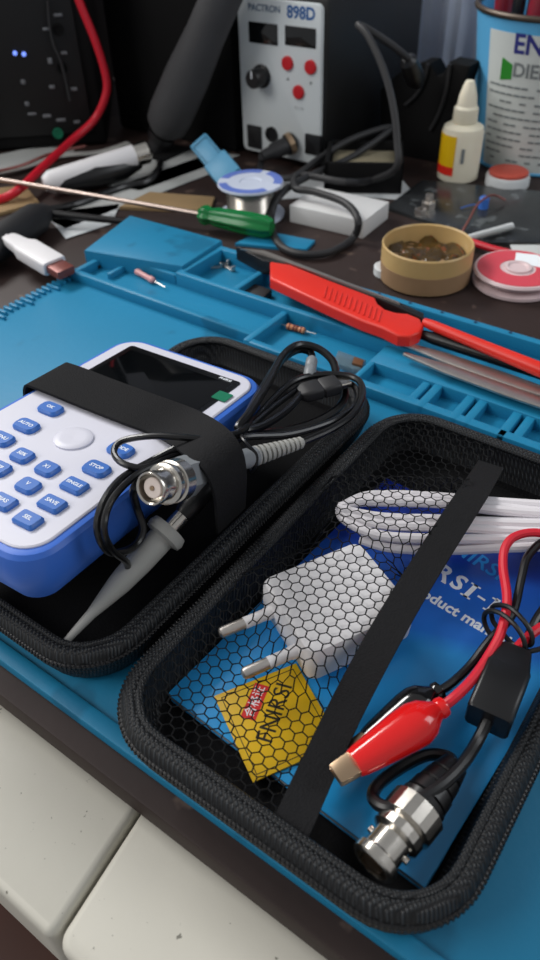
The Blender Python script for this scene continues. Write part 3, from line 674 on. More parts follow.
# tiny parts
def tiny_axial(p0, p1, r, m, name, label, cat, bands=None):
    t = thing(name, label, cat, (p0+p1)/2-Vector((0, 0, r))); d = p1-p0
    link_mesh('body', MB().rod(p0, p1, [(r*.6, 0), (r, .06), (r, .22), (r*.8, .3), (r*.8, .7), (r, .78), (r, .94), (r*.6, 1)], 16), m, t)
    if bands:
        for f in (.18, .42, .58, .82): link_mesh('band', MB().rod(p0+d*(f-.04), p0+d*(f+.04), [(r*1.03, 0), (r*1.03, 1)], 16), bands, t)
    b = MB(); b.tube([p0-d*.7, p0-d*.1, p0+d*.02], .35, 6); b.tube([p1-d*.02, p1+d*.1, p1+d*.6], .35, 6); link_mesh('leads', b, M['steel'], t)
tiny_axial(Z(287, 326, 2.2), Z(305, 331, 2.2), 2.0, M['resistor'], 'resistor', 'tan resistor with brown bands in the small front tray', 'resistor', M['resistor_band'])
tiny_axial(Z(136, 271, 2.5), Z(154, 281, 2.5), 2.3, M['pink_ceramic'], 'fuse', 'pinkish glass fuse in the tray nearest the raised pad', 'fuse')
bg = thing('parts_bag', 'small clear plastic bag holding a brown chip in the tray', 'bag', Z(350, 362, 0))
b = MB(); o = flat_outline([(338, 352), (366, 362), (360, 373), (333, 364)], 3); b.prism(o[::-1], 1.0, 4.5, .8); link_mesh('bag_film', b, M['bag'], bg)
b = MB(); o = flat_outline([(354, 358), (364, 361), (362, 367), (352, 364)], 5); b.prism(o[::-1], 4.5, 6, .2); link_mesh('chip', b, M['chip_brown'], bg)
o = flat_outline([(246, 282), (272, 292), (262, 302), (238, 290)], 3)
single('dark_pouch', MB().prism(o[::-1], .3, 5, 1.5), M['dark_grey'], 'small dark pouch in the compartment under the red cutter tip', 'pouch', Z(256, 291, 0))
o = [Z(90, 263, 1), Z(104, 268, 1)]
single('black_chip', MB().box((-5, -2.5, 0), (5, 2.5, 2.5), .3, 2, T(*Z(97, 266, 0)) @ rotz(-10)), M['black_plastic'], 'tiny black chip in the tray corner by the white USB plug', 'chip', Z(97, 266, 0))
for k, (x, y, a_, lb) in enumerate(((222, 264, 10, 'upper bent silver metal tab in the square compartment'), (229, 269, -15, 'lower bent silver metal tab in the square compartment'), (214, 268, 40, 'short silver metal tab nearest the raised pad side of the square compartment'))):
    p = Z(x, y, 0); single('metal_tab', MB().box((-6, -1.6, 0.2), (6, 1.6, 1.2), .2, 2, T(p.x, p.y, 0) @ rotz(a_)).box((4.5, -1.6, .2), (6, 1.6, 4), .2, 2, T(p.x, p.y, 0) @ rotz(a_)), M['steel'], lb, 'metal tab', p, 'silver tabs in the square compartment')
# ================================================================== back of the bench
TZ = -4.0
def onb(px, py): return Z(px, py, TZ)
# soldering station
SX0, SX1, SY = -463, -377, 595
st = thing('soldering_station', 'black soldering station with white panel, two dark displays and red buttons', 'soldering station', ((SX0+SX1)/2, SY+80, TZ))
b = MB(); b.box((SX0-4, SY, TZ+3), (SX1+4, SY+170, 131), 3); link_mesh('housing', b, M['station_black'], st)
for x in (SX0+8, SX1-8):
    for y in (SY+14, SY+156): link_mesh('foot', MB().lathe([(6, TZ), (6, TZ+3.5)], 16, T(x, y, 0)), M['black_plastic'], st)
FM = Matrix(((1, 0, 0, 0), (0, 0, -1, SY), (0, 1, 0, 0), (0, 0, 0, 1)))      # local x right, y up, z towards the front
b = MB(); b.prism(rrect(SX0, SX1, 2, 127, 5), 0, 4, .8, FM); fp = link_mesh('front_panel', b, M['panel_white'], st)
def fq(px, py): v = Y(px, py, SY-4); return v.x, v.z
def frect(p0, p1, z0, z1, r=.5, bev=.3):
    (x0, y1), (x1, y0) = fq(*p0), fq(*p1)
    return MB().prism(rrect(min(x0, x1), max(x0, x1), min(y0, y1), max(y0, y1), r), z0, z1, bev, FM)
for p0, p1 in (((248.5, 21), (278, 46)), ((285, 25), (316, 49))): link_mesh('display', frect(p0, p1, 3.5, 4.6), M['screen'], st)
for p in ((288, 63), (311, 67), (299, 92)):
    x, y = fq(*p); link_mesh('red_button', MB().lathe([(5.6, 3.5), (5.6, 6), (4.8, 6.8), (.01, 7)], 24, FM @ T(x, y, 0)), M['red_key'], st)
x, y = fq(262, 76)
kn_ = link_mesh('knob', MB().lathe([(9.5, 3.5), (9.5, 6), (8, 7), (7.6, 18), (6.6, 19.5), (.01, 19.5)], 28, FM @ T(x, y, 0)), M['black_plastic'], st)
link_mesh('pointer', MB().box((-.6, 1, 19.4), (.6, 7, 19.9), 0, 2, FM @ T(x, y, 0)), M['print_white'], kn_)
x, y = fq(264, 8.5); link_mesh('brand_lettering', MB().text('PACTRON', 7.2, FM @ T(x, y, 4.1), .2, .12), M['grey_ink'], fp)
x, y = fq(301, 13.5); link_mesh('model_lettering', MB().text('898D', 12.5, FM @ T(x, y, 4.1), .2, .4), M['blue_ink'], fp)
for p, s in (((288, 79), '▲'), ((311, 84), '▼')):
    x, y = fq(*p); link_mesh('small_mark', MB().text(s, 3.6, FM @ T(x, y, 4.1), .2), M['small_ink'], fp)
x, y = fq(299, 109); link_mesh('small_lettering', MB().text('°C / °F', 3.4, FM @ T(x, y, 4.1), .2), M['small_ink'], fp)
link_mesh('rocker_switch', frect((248, 124), (262, 149), 3.0, 6), M['black_plastic'], st)
link_mesh('black_socket', frect((306, 133), (321, 156), 3.0, 6), M['black_plastic'], st)
x, y = fq(272, 134); link_mesh('round_socket', MB().lathe([(6.5, 3), (6.5, 6), (4.5, 6), (4.5, 5)], 24, FM @ T(x, y, 0)), M['black_plastic'], st)
# iron's plug and lead, looping on the bench
il = thing('soldering_iron', 'soldering iron whose black lead plugs into the white station panel', 'soldering iron', (-300, 560, TZ))
x, y = fq(292, 143)
P0 = Vector((x, SY-4, y)); P1 = P0+Vector((-10, -34, -4))
b = MB(); b.rod(P0, P1, [(9, 0), (9, .15), (7.5, .2), (7.2, .6), (5.5, .7), (4.2, 1)], 24); link_mesh('plug', b, M['dark_grey'], il)
b = MB(); b.rod(P0+Vector((1, -1, 1)), P0+(P1-P0)*.14, [(9.6, 0), (9.6, 1)], 24); link_mesh('plug_ring', b, M['brass'], il)
path = [P1, Z(262, 160, 6), Z(262, 172, 1), Z(290, 178, 4), Z(320, 158, 14), Z(350, 140, 24), Z(385, 128, 30), Z(388, 132, 28), Z(350, 158, 16), Z(305, 178, 14), Z(280, 195, 14), Z(271, 218, 2), Z(278, 243, 0), Z(300, 254, 0), Z(330, 252, 0), Z(353, 238, 0), Z(358, 220, 14), Z(345, 203, 17), Z(315, 192, 18), Z(295, 188, 17), Z(300, 175, 14), Z(345, 182, 16), Z(372, 180, 8), Y(396, 168, 556), Y(397, 140, 562), Y(393, 105, 570), Y(383, 68, 578), Y(368, 36, 586), Y(358, 25, 592), Y(372, 32, 596), Y(393, 46, 606), Y(410, 60, 620)]
link_mesh('lead', MB().tube(path, 2.9, 10, False, 5), M['dark_grey'], il)
b = MB(); b.rod(Y(407, 58, 618), Y(418, 84, 640), [(4, 0), (7, .1), (8, .4), (8, .8), (5, 1)], 20); link_mesh('grip', b, M['black_plastic'], il)
# iron stand
sx0, sx1, sy0, sy1 = -322, -262, 568, 650
sd_ = thing('soldering_iron_stand', 'black iron stand with dirty sponge tray and upright holder plates', 'iron stand', (-300, 600, TZ))
trx = [onb(318, 190), onb(412, 190), onb(462, 168), onb(372, 150)]
c0 = Vector((-345, 549, TZ)); SM = T(c0.x, c0.y, TZ) @ rotz(29)
b = MB()
b.box((0, 0, 0), (66, 60, 4), 1, 2, SM)
for lo, hi in (((0, 0, 3), (66, 4, 26)), ((0, 56, 3), (66, 60, 26)), ((0, 0, 3), (4, 60, 26)), ((62, 0, 3), (66, 60, 26))): b.box(lo, hi, .8, 2, SM)
link_mesh('tray', b, M['matte_black'], sd_)
link_mesh('sponge', MB().box((5, 12, 4), (60, 55, 19), 2, 2, SM), M['sponge'], sd_)
YH = 668
o = [(v.x, v.z) for v in (Y(x, y, YH) for x, y in ((380, 168), (380, 90), (400, 72), (420, 63), (430, 63), (437, 76), (442, 75), (449, 62), (470, 66), (458, 105), (452, 168)))]
HM = Matrix(((1, 0, 0, 0), (0, 0, -1, YH), (0, 1, 0, 0), (0, 0, 0, 1)))
b = MB(); b.prism(o, -22, 0, 1.5, HM); link_mesh('holder_plate', b, M['matte_black'], sd_)
b = MB()
for pl in (((428, 64), (424, 80), (416, 95), (405, 105)), ((450, 64), (446, 90), (438, 115), (430, 130))): b.tube([Y(x, y, YH-2) for x, y in pl], 1.6, 8)
link_mesh('holder_ridge', b, M['dark_grey'], sd_)
# hot air gun in its cradle
hg = thing('hot_air_gun', 'thick charcoal hot air gun handle slanting down at the side of the soldering station', 'hot air gun', onb(165, 155))
h0, h1 = Y(164, 130, 550), Y(240, -45, 566)
b = MB(); b.rod(h0, h1, [(14, 0), (19, .04), (20.5, .12), (20, .35), (17, .6), (16, 1)], 28); link_mesh('handle', b, M['hose'], hg)
b = MB(); b.rod(h0+(h0-h1)*.0, h0-(h1-h0)*.16, [(12, 0), (10, .2), (9, 1), (7, 1)], 20); link_mesh('nozzle', b, M['dark_grey'], hg)
hz = h0-(h1-h0)*.15
b = MB(); b.rod(h0-(h1-h0)*.02, h0-(h1-h0)*.06, [(13, 0), (13, 1)], 20); link_mesh('collar', b, M['black_plastic'], hg)
b = MB(); b.box((hz.x-6, hz.y-4, TZ), (hz.x+6, hz.y+16, hz.z+4), 1); b.box((hz.x-22, hz.y-14, TZ), (hz.x+24, hz.y+26, TZ+4), 1.2); link_mesh('cradle', b, M['matte_black'], hg)
# computer tower and dark cabinets
TW = Vector((-640, 505, TZ)); TR_ = math.degrees(math.atan2(68, 73)); TMx = T(*TW) @ rotz(TR_)
pc = thing('computer_tower', 'black computer tower with metal ports and a small blue light at the back left', 'computer', TMx @ Vector((0, 120, 0)), rotz(TR_))
b = MB(); b.box((-150, 0, 2), (56, 260, 320), 4, 2, TMx); link_mesh('housing', b, M['matte_black'], pc)
link_mesh('port_panel', MB().box((-60, -2.5, 14), (44, 1, 260), 1.2, 2, TMx), M['station_black'], pc)
FX = TMx.to_3x3() @ Vector((1, 0, 0)); FY = TMx.to_3x3() @ Vector((0, 1, 0))
def pcq(px, py):
    d = CF + (px-270)/FPX*CR - (py-480)/FPX*CU; o = Vector((0, 0, CAMH)); t = (TW-FY*3.2-o).dot(FY)/d.dot(FY); return TMx.inverted() @ (o+d*t)
for (px, py, w_, h_) in ((58, 15, 8, 2.6), (64, 53, 6, 2.6), (50, 61, 4, 5), (74, 89, 6, 3), (52, 87, 5, 3), (32, 114, 8, 2.4), (47, 116, 8, 3), (61, 120, 9, 2.8), (77, 122, 6, 2.6), (23, 82, 4, 4), (27, 104, 4, 4), (46, 29, 6, 2.4)):
    v = pcq(px, py); link_mesh('port', MB().box((v.x-w_/2, v.y-.6, v.z-h_/2), (v.x+w_/2, v.y+4, v.z+h_/2), .5, 2, TMx), M['port_metal'], pc)
for (px, py) in ((15, 53), (24, 54)):
    v = pcq(px, py); link_mesh('indicator_light', MB().lathe([(1.9, 0), (1.9, 1.2), (.01, 1.8)], 12, TMx @ T(*v) @ Matrix.Rotation(PI/2, 4, 'X')), M['led'], pc)
for (px, py) in ((58, 30), (62, 68), (58, 133)):
    v = pcq(px, py); link_mesh('round_port', MB().lathe([(5, 0), (5, 1.6), (3.5, 1.6), (3.5, .4)], 20, TMx @ T(*v) @ Matrix.Rotation(PI/2, 4, 'X')), M['matte_black'] if py < 100 else M['green'], pc)
link_mesh('inner_wiring', MB().tube([TMx @ (pcq(x, y)-Vector((0, 2.5, 0))) for x, y in ((48, 0), (50, 25), (54, 45), (60, 58), (66, 80), (70, 100))], 1.2, 8), M['dark_grey'], pc)
single('dark_cabinet', MB().box((-630, 592, TZ), (-473, 850, 230), 4), M['matte_black'], 'matte black cabinet standing behind the hot air gun handle', 'cabinet', (-552, 720, TZ))
single('black_speaker', MB().box((-620, 905, TZ), (-500, 980, 260), 4).box((-612, 902, 20), (-508, 907, 240), 2), M['matte_black'], 'tall matte black box standing behind the soldering station', 'box', (-560, 940, TZ))
# curtain
b = MB(); bm = b.bm; n = 90; cols = []
for i in range(n+1):
    x = -464+i*4.2; yy = 858+9*math.sin(i*.55)+4*math.sin(i*1.31)
    cols.append([bm.verts.new((x, yy+2*math.sin(k*.8+i*.2), -3+k*48)) for k in range(14)])
for i in range(n):
    for k in range(13): bm.faces.new((cols[i][k], cols[i+1][k], cols[i+1][k+1], cols[i][k+1]))
bmesh.ops.solidify(bm, geom=bm.faces[:], thickness=1.2)
single('curtain', b, M['curtain'], 'pale blue white curtain hanging behind the iron stand', 'curtain', (-330, 858, -4))
# paint can with tool handles
ccx, ccy, cr_, ct_ = -228, 730, 55, 70
can = thing('paint_can', 'blue paint can with printed white label used as a tool pot', 'can', (ccx, ccy, TZ))
H1 = 118
def rz(z): return cr_+(ct_-cr_)*(z-TZ)/(H1-TZ)
b = MB(); b.lathe([(cr_-1, TZ), (cr_, TZ+1), (ct_, H1), (ct_-1.5, H1), (cr_-1.5, TZ+3), (.01, TZ+3)], 64, T(ccx, ccy, 0)); link_mesh('body', b, M['can_blue'], can)
b = MB(); b.tube([(ccx+ct_*math.cos(2*PI*k/40), ccy+ct_*math.sin(2*PI*k/40), H1) for k in range(40)], 2.4, 10, True, 2); link_mesh('rim', b, M['can_rim'], can)
b = MB(); b.tube([(ccx+cr_*math.cos(2*PI*k/40), ccy+cr_*math.sin(2*PI*k/40), TZ+2) for k in range(40)], 1.6, 10, True, 2); link_mesh('base_seam', b, M['can_blue'], can)
def ang_of(px, py, z0):   # where a photo point falls round the can
    d = CF + (px-270)/FPX*CR - (py-480)/FPX*CU; o = Vector((0, 0, CAMH)); r = (cr_+ct_)/2
    for _ in range(6):
        A = d.x**2+d.y**2; B = 2*(d.x*(o.x-ccx)+d.y*(o.y-ccy)); CC = (o.x-ccx)**2+(o.y-ccy)**2-r**2
        D = max(0, B*B-4*A*CC); t = (-B-math.sqrt(D))/(2*A); p = o+d*t; r = rz(p.z)
    return math.atan2(p.y-ccy, p.x-ccx), p.z
aL, zT = ang_of(491, 28, 0); aE, zE = ang_of(528, 45, 0); aG, zG = ang_of(506, 70, 0); aB, zB = ang_of(489, 165, 0); aD, zD = ang_of(530, 71, 0)
aR = aL+2.0
def curved(a0, a1, z0, z1, h, nn=24):
    b = MB(); loops = []; ra, rb = rz(z0)+h, rz(z1)+h
    for i in range(nn+1):
        a = a0+(a1-a0)*i/nn; c, s = math.cos(a), math.sin(a)
        loops.append([(ccx+r*c, ccy+r*s, z) for r, z in ((ra-.2, z0), (ra+.3, z0), (rb+.3, z1), (rb-.2, z1))])
    return b.loft(loops)
lb_ = link_mesh('label', curved(aL, aR, zB, zT, 0), M['can_label'], can)
def bender(a0, z0, h):
    def f(v):
        r = rz(z0+v.y)+h+v.z; a = a0+v.x/rz(z0); return Vector((ccx+r*math.cos(a), ccy+r*math.sin(a), z0+v.y))
    return f
I4 = Matrix.Identity(4)
aE0, zE0 = ang_of(514, 44, 0)
link_mesh('brand_lettering', MB().text('EN', 20, I4, .3, .5, bender(aE0, zE0, .4), 'LEFT'), M['navy_ink'], lb_)
aD0, zD0 = ang_of(513, 70, 0)
link_mesh('name_lettering', MB().text('DIEF', 14.5, I4, .3, .4, bender(aD0, zD0, .4), 'LEFT'), M['small_ink'], lb_)
b = MB(); bf = bender(aG, zG, .45)
lo = [bf(Vector((x, y, 0))) for x, y in ((-5, -8), (6, -6), (6, 5), (-4, 9))]; hi = [bf(Vector((x, y, .3))) for x, y in ((-5, -8), (6, -6), (6, 5), (-4, 9))]
b.loft([lo, hi]); link_mesh('green_emblem', b, M['leaf_green'], lb_)
b = MB()
for k in range(12):
    z = zD0-13-k*6.0
    if z < zB+4: break
    a0 = aL+.06; 
    for j in range(16):
        if random.random() < .85 and a0+.1*(j+1) < aR: 
            bb_ = curved(a0+.1*j, a0+.1*j+.085, z-.8, z+.8, .3, 3); me = bpy.data.meshes.new('t'); bb_.bm.to_mesh(me); bb_.bm.free(); b.bm.from_mesh(me); bpy.data.meshes.remove(me)
link_mesh('small_print', b, M['small_ink'], lb_)
for k, (ox, oy, m_, r_, lb) in enumerate(((-42, -18, 'dark_red', 7, 'dark red tool handle at the edge of the paint can'), (-26, -34, 'black_plastic', 5, 'black tool handle between the two red ones in the paint can'), (-10, -36, 'dark_red', 9, 'thick red tool handle standing in the paint can'), (-30, 5, 'black_plastic', 8, 'black handle behind the others in the paint can'))):
    p = Vector((ccx+ox, ccy+oy, TZ+4)); q = p+Vector((-6+4*k, 6, 150))
    single('tool_handle', MB().rod(p, q, [(r_*.5, 0), (r_*.6, .5), (r_, .56), (r_*1.1, .8), (r_*.9, .97), (r_*.4, 1)], 18), M[m_], lb, 'tool', p, 'tools in the paint can')
# dropper bottle
bp_ = onb(451, 182); btl = thing('dropper_bottle', 'cream dropper bottle with yellow label standing before the blue can', 'bottle', bp_)
BT = T(bp_.x, bp_.y+12, TZ)
b = MB(); b.lathe([(15.5, 0), (17.5, 1.5), (17.5, 40), (16.5, 43.5), (12, 46), (8, 47), (8, 50), (.01, 50)], 36, BT); link_mesh('body', b, M['cream'], btl)
b = MB(); b.lathe([(10, 47), (10.5, 48), (10, 58), (8.2, 60), (7.4, 67), (5, 75), (3.4, 78.5), (.01, 79)], 28, BT); link_mesh('cap', b, M['cream'], btl)
def arc_patch(cx, cy, r, a0, a1, z0, z1):
    b = MB(); loops = []
    for i in range(17):
        a = a0+(a1-a0)*i/16; c, s = math.cos(a), math.sin(a)
        loops.append([(cx+r*c, cy+r*s, z0), (cx+(r+.3)*c, cy+(r+.3)*s, z0), (cx+(r+.3)*c, cy+(r+.3)*s, z1), (cx+r*c, cy+r*s, z1)])
    return b.loft(loops)
bx, by = bp_.x, bp_.y+12
va = math.atan2(-by, -bx)
lbl = link_mesh('label', arc_patch(bx, by, 17.5, va-1.6, va-.25, 3, 35), M['yellow'], btl)
link_mesh('label_stripe', arc_patch(bx, by, 17.75, va-1.6, va-.25, 3, 10), M['red_plastic'], lbl)
link_mesh('label_print', arc_patch(bx, by, 17.75, va+.05, va+.2, 14, 26), M['small_ink'], btl)
# jar with red lid
p = onb(499, 191)
jr = thing('small_jar', 'small white jar with dull red lid before the blue can', 'jar', (p.x, p.y+16, TZ)); JT = T(p.x, p.y+16, TZ)
link_mesh('body', MB().lathe([(17, 0), (18.5, 1), (18.5, 8), (17.5, 10), (.01, 10)], 36, JT), M['paper'], jr)
link_mesh('lid', MB().lathe([(16.5, 10), (16.5, 12), (15.5, 12.6), (.01, 12.4)], 36, JT), M['rust_red'], jr)
# dark board with small metal parts
o = [tuple(onb(x, y)[:2]) for x, y in ((386, 210), (422, 183), (556, 196), (540, 246), (490, 246))]
single('dark_board', MB().prism(o, TZ, TZ+3, .4), M['glass_plate'], 'dark scratched board under loose metal parts before the dropper bottle', 'board', onb(460, 215))
def bits(px, py, h=6): p = Z(px, py, TZ+3); return p
p = bits(428, 208); single('metal_fitting', MB().lathe([(6, 0), (6, 5), (3.5, 6), (3.5, 11), (.01, 11)], 6, T(*p)), M['steel'], 'small steel fitting on the dark board beside the flux tin', 'fitting', p)
p = bits(420, 214); single('metal_nut', MB().lathe([(5, 0), (5, 4), (2.5, 4), (2.5, .5)], 6, T(*p)), M['steel'], 'steel nut in front of the taller fitting on the dark board', 'nut', p)
p = bits(483, 208); single('blue_capacitor', MB().lathe([(4, 0), (4, 8), (3.2, 9), (.01, 9)], 16, T(*p)).tube([p+Vector((0, 0, 2)), p+Vector((-8, -3, 2)), p+Vector((-14, -12, 1))], .5, 6), M['cap_blue'], 'small blue electronic component with wire on the dark board', 'component', p)
p = bits(470, 205); single('thin_wire', MB().tube([Z(462, 232, 0), Z(470, 218, 6), Z(478, 204, 9), Z(492, 195, 8), Z(505, 200, 2)], .9, 8), M['usb_brown'], 'thin reddish wire arching over the blue component', 'wire', p)
single('white_stick', MB().rod(Z(462, 240, 3), Z(512, 226, 3), [(2.2, 0), (2.6, .1), (2.6, 1)], 12), M['paper'], 'short white stick lying on the dark board behind the flux tin', 'stick', Z(487, 233, 0))
single('red_cable', MB().tube([Z(466, 240, 2), Z(490, 248, 2), Z(520, 256, 2), Z(556, 268, 2), Z(600, 280, 2)], 2.6, 10), M['red_wire'], 'red cable lying behind the pink desoldering wick spool', 'cable', Z(505, 252, -1))
# flux tin
p = Vector(((-220.7-176.6)/2*1.016, 455, TZ)); p = Vector((-202, 456, TZ)); tin = thing('flux_tin', 'round tan tin half full of brown rosin flux', 'tin', p); TT = T(*p)
link_mesh('tin_wall', MB().lathe([(29, 0), (31, 1.5), (31, 25), (30.2, 26), (29.4, 25), (29.4, 2), (.01, 2)], 56, TT), M['tin'], tin)
b = MB(); bm = b.bm; rings = []
for i in range(9):
    r = 28.8*i/8
    rings.append([bm.verts.new((r*math.cos(2*PI*k/36), r*math.sin(2*PI*k/36), 15+5*noise.noise(Vector((r*math.cos(2*PI*k/36), r*math.sin(2*PI*k/36), 3))*.12)+3*noise.noise(Vector((r*math.cos(2*PI*k/36), r*math.sin(2*PI*k/36), 9))*.3))) for k in range(36)] if i else [bm.verts.new((0, 0, 16))]*36)
for i in range(8):
    for k in range(36):
        f = [rings[i][k], rings[i+1][k], rings[i+1][(k+1) % 36], rings[i][(k+1) % 36]]
        if i == 0: f = [rings[0][0], rings[1][k], rings[1][(k+1) % 36]]
        bm.faces.new(f)
link_mesh('flux_level', MB().lathe([(30.9, 1.5), (31.15, 1.6), (31.15, 13.5), (30.9, 13.6)], 56, TT), M['tin_flux'], tin)  # opaque band coloured like the flux showing through the translucent wall
bmtrans(bm, TT); link_mesh('rosin', b, M['rosin'], tin, sharp=60)
p2 = onb(378, 274); single('bottle_cap', MB().lathe([(9, 0), (10, 1), (10, 6), (8.5, 7), (.01, 7)], 28, T(p2.x+6, p2.y+3, TZ)), M['paper'], 'small white bottle cap peeking out beside the flux tin', 'cap', (p2.x+6, p2.y+3, TZ))
# wick spool
p = onb(508, 290); wk = thing('desoldering_wick', 'round pink and white desoldering wick spool beside the flux tin', 'wick spool', (p.x, p.y+12, TZ)); WT = T(p.x, p.y+12, TZ)
link_mesh('lower_flange', MB().lathe([(28, 0), (29, 1), (29, 3), (26, 4), (20, 4)], 44, WT), M['frost'], wk)
link_mesh('drum', MB().lathe([(22, 3), (22, 9)], 40, WT), M['frost'], wk)
up = link_mesh('upper_flange', MB().lathe([(20, 8), (29, 8.5), (29.5, 9.5), (28.5, 11), (.01, 11)], 44, WT), M['frost'], wk)
link_mesh('pink_face', MB().lathe([(27, 10.9), (27, 11.4), (12, 11.4), (12, 10.9)], 44, WT), M['pink'], up)
b = MB(); b.prism([(-4, 8), (25, 4), (22, 14), (8, 24), (-6, 22)], 11.3, 11.7, 0, WT @ rotz(10)); link_mesh('white_print', b, M['print_white'], up)
link_mesh('hub', MB().lathe([(9, 11), (9, 12.4), (7, 12.6), (6, 11.4), (.01, 11.4)], 28, WT), M['frost'], wk)
# olive bottle at the frame's edge
p = onb(556, 262); single('olive_bottle', MB().lathe([(16, 0), (18, 2), (18, 44), (14, 54), (7, 62), (7, 72), (.01, 72)], 32, T(p.x+8, p.y+8, TZ)), M['olive_glass'], 'olive green glass bottle at the bench edge past the wick spool', 'bottle', (p.x+8, p.y+8, TZ))
# white box
bxs = MB(); o = [tuple(onb(x, y)[:2]) for x, y in ((300, 236), (395, 240), (418, 205), (385, 190), (300, 198))]
q0 = Vector((-318, 470, 0))
single('white_carton', MB().box((0, 0, TZ), (66, 44, 10), .8, 2, T(-336, 484, 0) @ rotz(3)), M['box_white'], 'flat white carton under the loop of black lead', 'carton', (-325, 500, TZ))
o = [tuple(onb(x, y)[:2]) for x, y in ((280, 200), (345, 196), (420, 202), (400, 178), (318, 172), (280, 178))]
single('paper_sheet', MB().prism(o, TZ+.2, TZ+.8), M['paper'], 'white paper sheet in front of the soldering iron stand', 'paper', onb(340, 190), 'loose papers on the bench')
# blue strip (piece of mat) by the loop
o = [tuple(onb(x, y)[:2]) for x, y in ((235, 246), (262, 233), (315, 243), (306, 252), (278, 250))]
single('blue_offcut', MB().prism(o, TZ+.1, TZ+2.4, .4), M['mat'], 'flat blue plastic piece in front of the green screwdriver handle', 'plastic piece', onb(275, 245))
# solder spool
p = Z(240, 222, TZ); sp = thing('solder_spool', 'solder spool with blue and white flange standing behind the green screwdriver', 'solder spool', (p.x, p.y+16, TZ)); ST = T(p.x, p.y+16, TZ)
link_mesh('lower_flange', MB().lathe([(26, 0), (27, .6), (27, 2.4), (26, 3)], 44, ST), M['spool_white'], sp)
b = MB(); b.lathe([(19.5, 3)]+[(19.5+(.5 if k % 2 else 0), 3+k*.75) for k in range(28)]+[(19.5, 25)], 40, ST); link_mesh('solder_winding', b, M['solder'], sp)
fl = link_mesh('upper_flange', MB().lathe([(20, 25), (26, 25.3), (26.5, 26.2), (26, 27.6), (9, 27.8), (8, 27), (.01, 27)], 44, ST), M['spool_white'], sp)
for a0, a1 in ((.3, 1.5), (1.8, 3.4), (3.9, 5.9)):
    o = [(25.5*math.cos(a0+(a1-a0)*k/12), 25.5*math.sin(a0+(a1-a0)*k/12)) for k in range(13)]+[(19*math.cos(a1-(a1-a0)*k/12), 19*math.sin(a1-(a1-a0)*k/12)) for k in range(13)]
    link_mesh('blue_print', MB().prism(o, 27.6, 28.0, 0, ST), M['spool_blue'], fl)
# light blue clip
p = Y(212, 158, 520); CMx = frame_m(Y(224, 172, 505), Y(190, 130, 530)-Y(228, 176, 505), Vector((.9, .6, .45)))
bc = thing('plastic_clip', 'light blue plastic clip propped behind the solder spool', 'clip', onb(224, 182))
link_mesh('clip_base', MB().box((-14, -11, -7), (14, 12, 7), 2, 2, CMx).box((-22, -5, -5), (-8, 6, 5), 1.5, 2, CMx), M['light_blue'], bc)
link_mesh('clip_lever', MB().box((10, -9, -5), (42, 9, -1), 1.5, 2, CMx).box((10, -9, -5), (42, -5, 6), 1.2, 2, CMx).box((10, 5, -5), (42, 9, 6), 1.2, 2, CMx).box((36, -9, -5), (44, 9, 6), 1.6, 2, CMx), M['light_blue'], bc)
link_mesh('clip_spring', MB().box((15, -4, -2), (30, 4, 3), 1, 2, CMx), M['black_plastic'], bc)
# green screwdriver
s0, s1 = Z(-20, 176, 14), Z(200, 214, 9); h1 = Z(272, 228, 7)
sdv = thing('screwdriver', 'long thin screwdriver with green clear handle lying along the back of the mat', 'screwdriver', Z(232, 222, TZ))
link_mesh('shaft', MB().rod(s0, s1+(s1-s0)*.04, [(1.2, 0), (2.0, .02), (2.0, 1)], 14), M['shaft'], sdv)
d = h1-s1; b = MB(); Md = T(*s1) @ d.to_track_quat('Z', 'Y').to_matrix().to_4x4(); Ld = d.length; loops = []
for f, r in ((0, 5), (.04, 6.5), (.1, 7), (.16, 5.4), (.24, 6.6), (.6, 8), (.9, 7.8), (1, 5.5)):
    loops.append([((r+.7*math.cos(6*2*PI*k/36))*math.cos(2*PI*k/36), (r+.7*math.cos(6*2*PI*k/36))*math.sin(2*PI*k/36), f*Ld) for k in range(36)])
b.loft(loops, Md); link_mesh('handle', b, M['green_clear'], sdv)
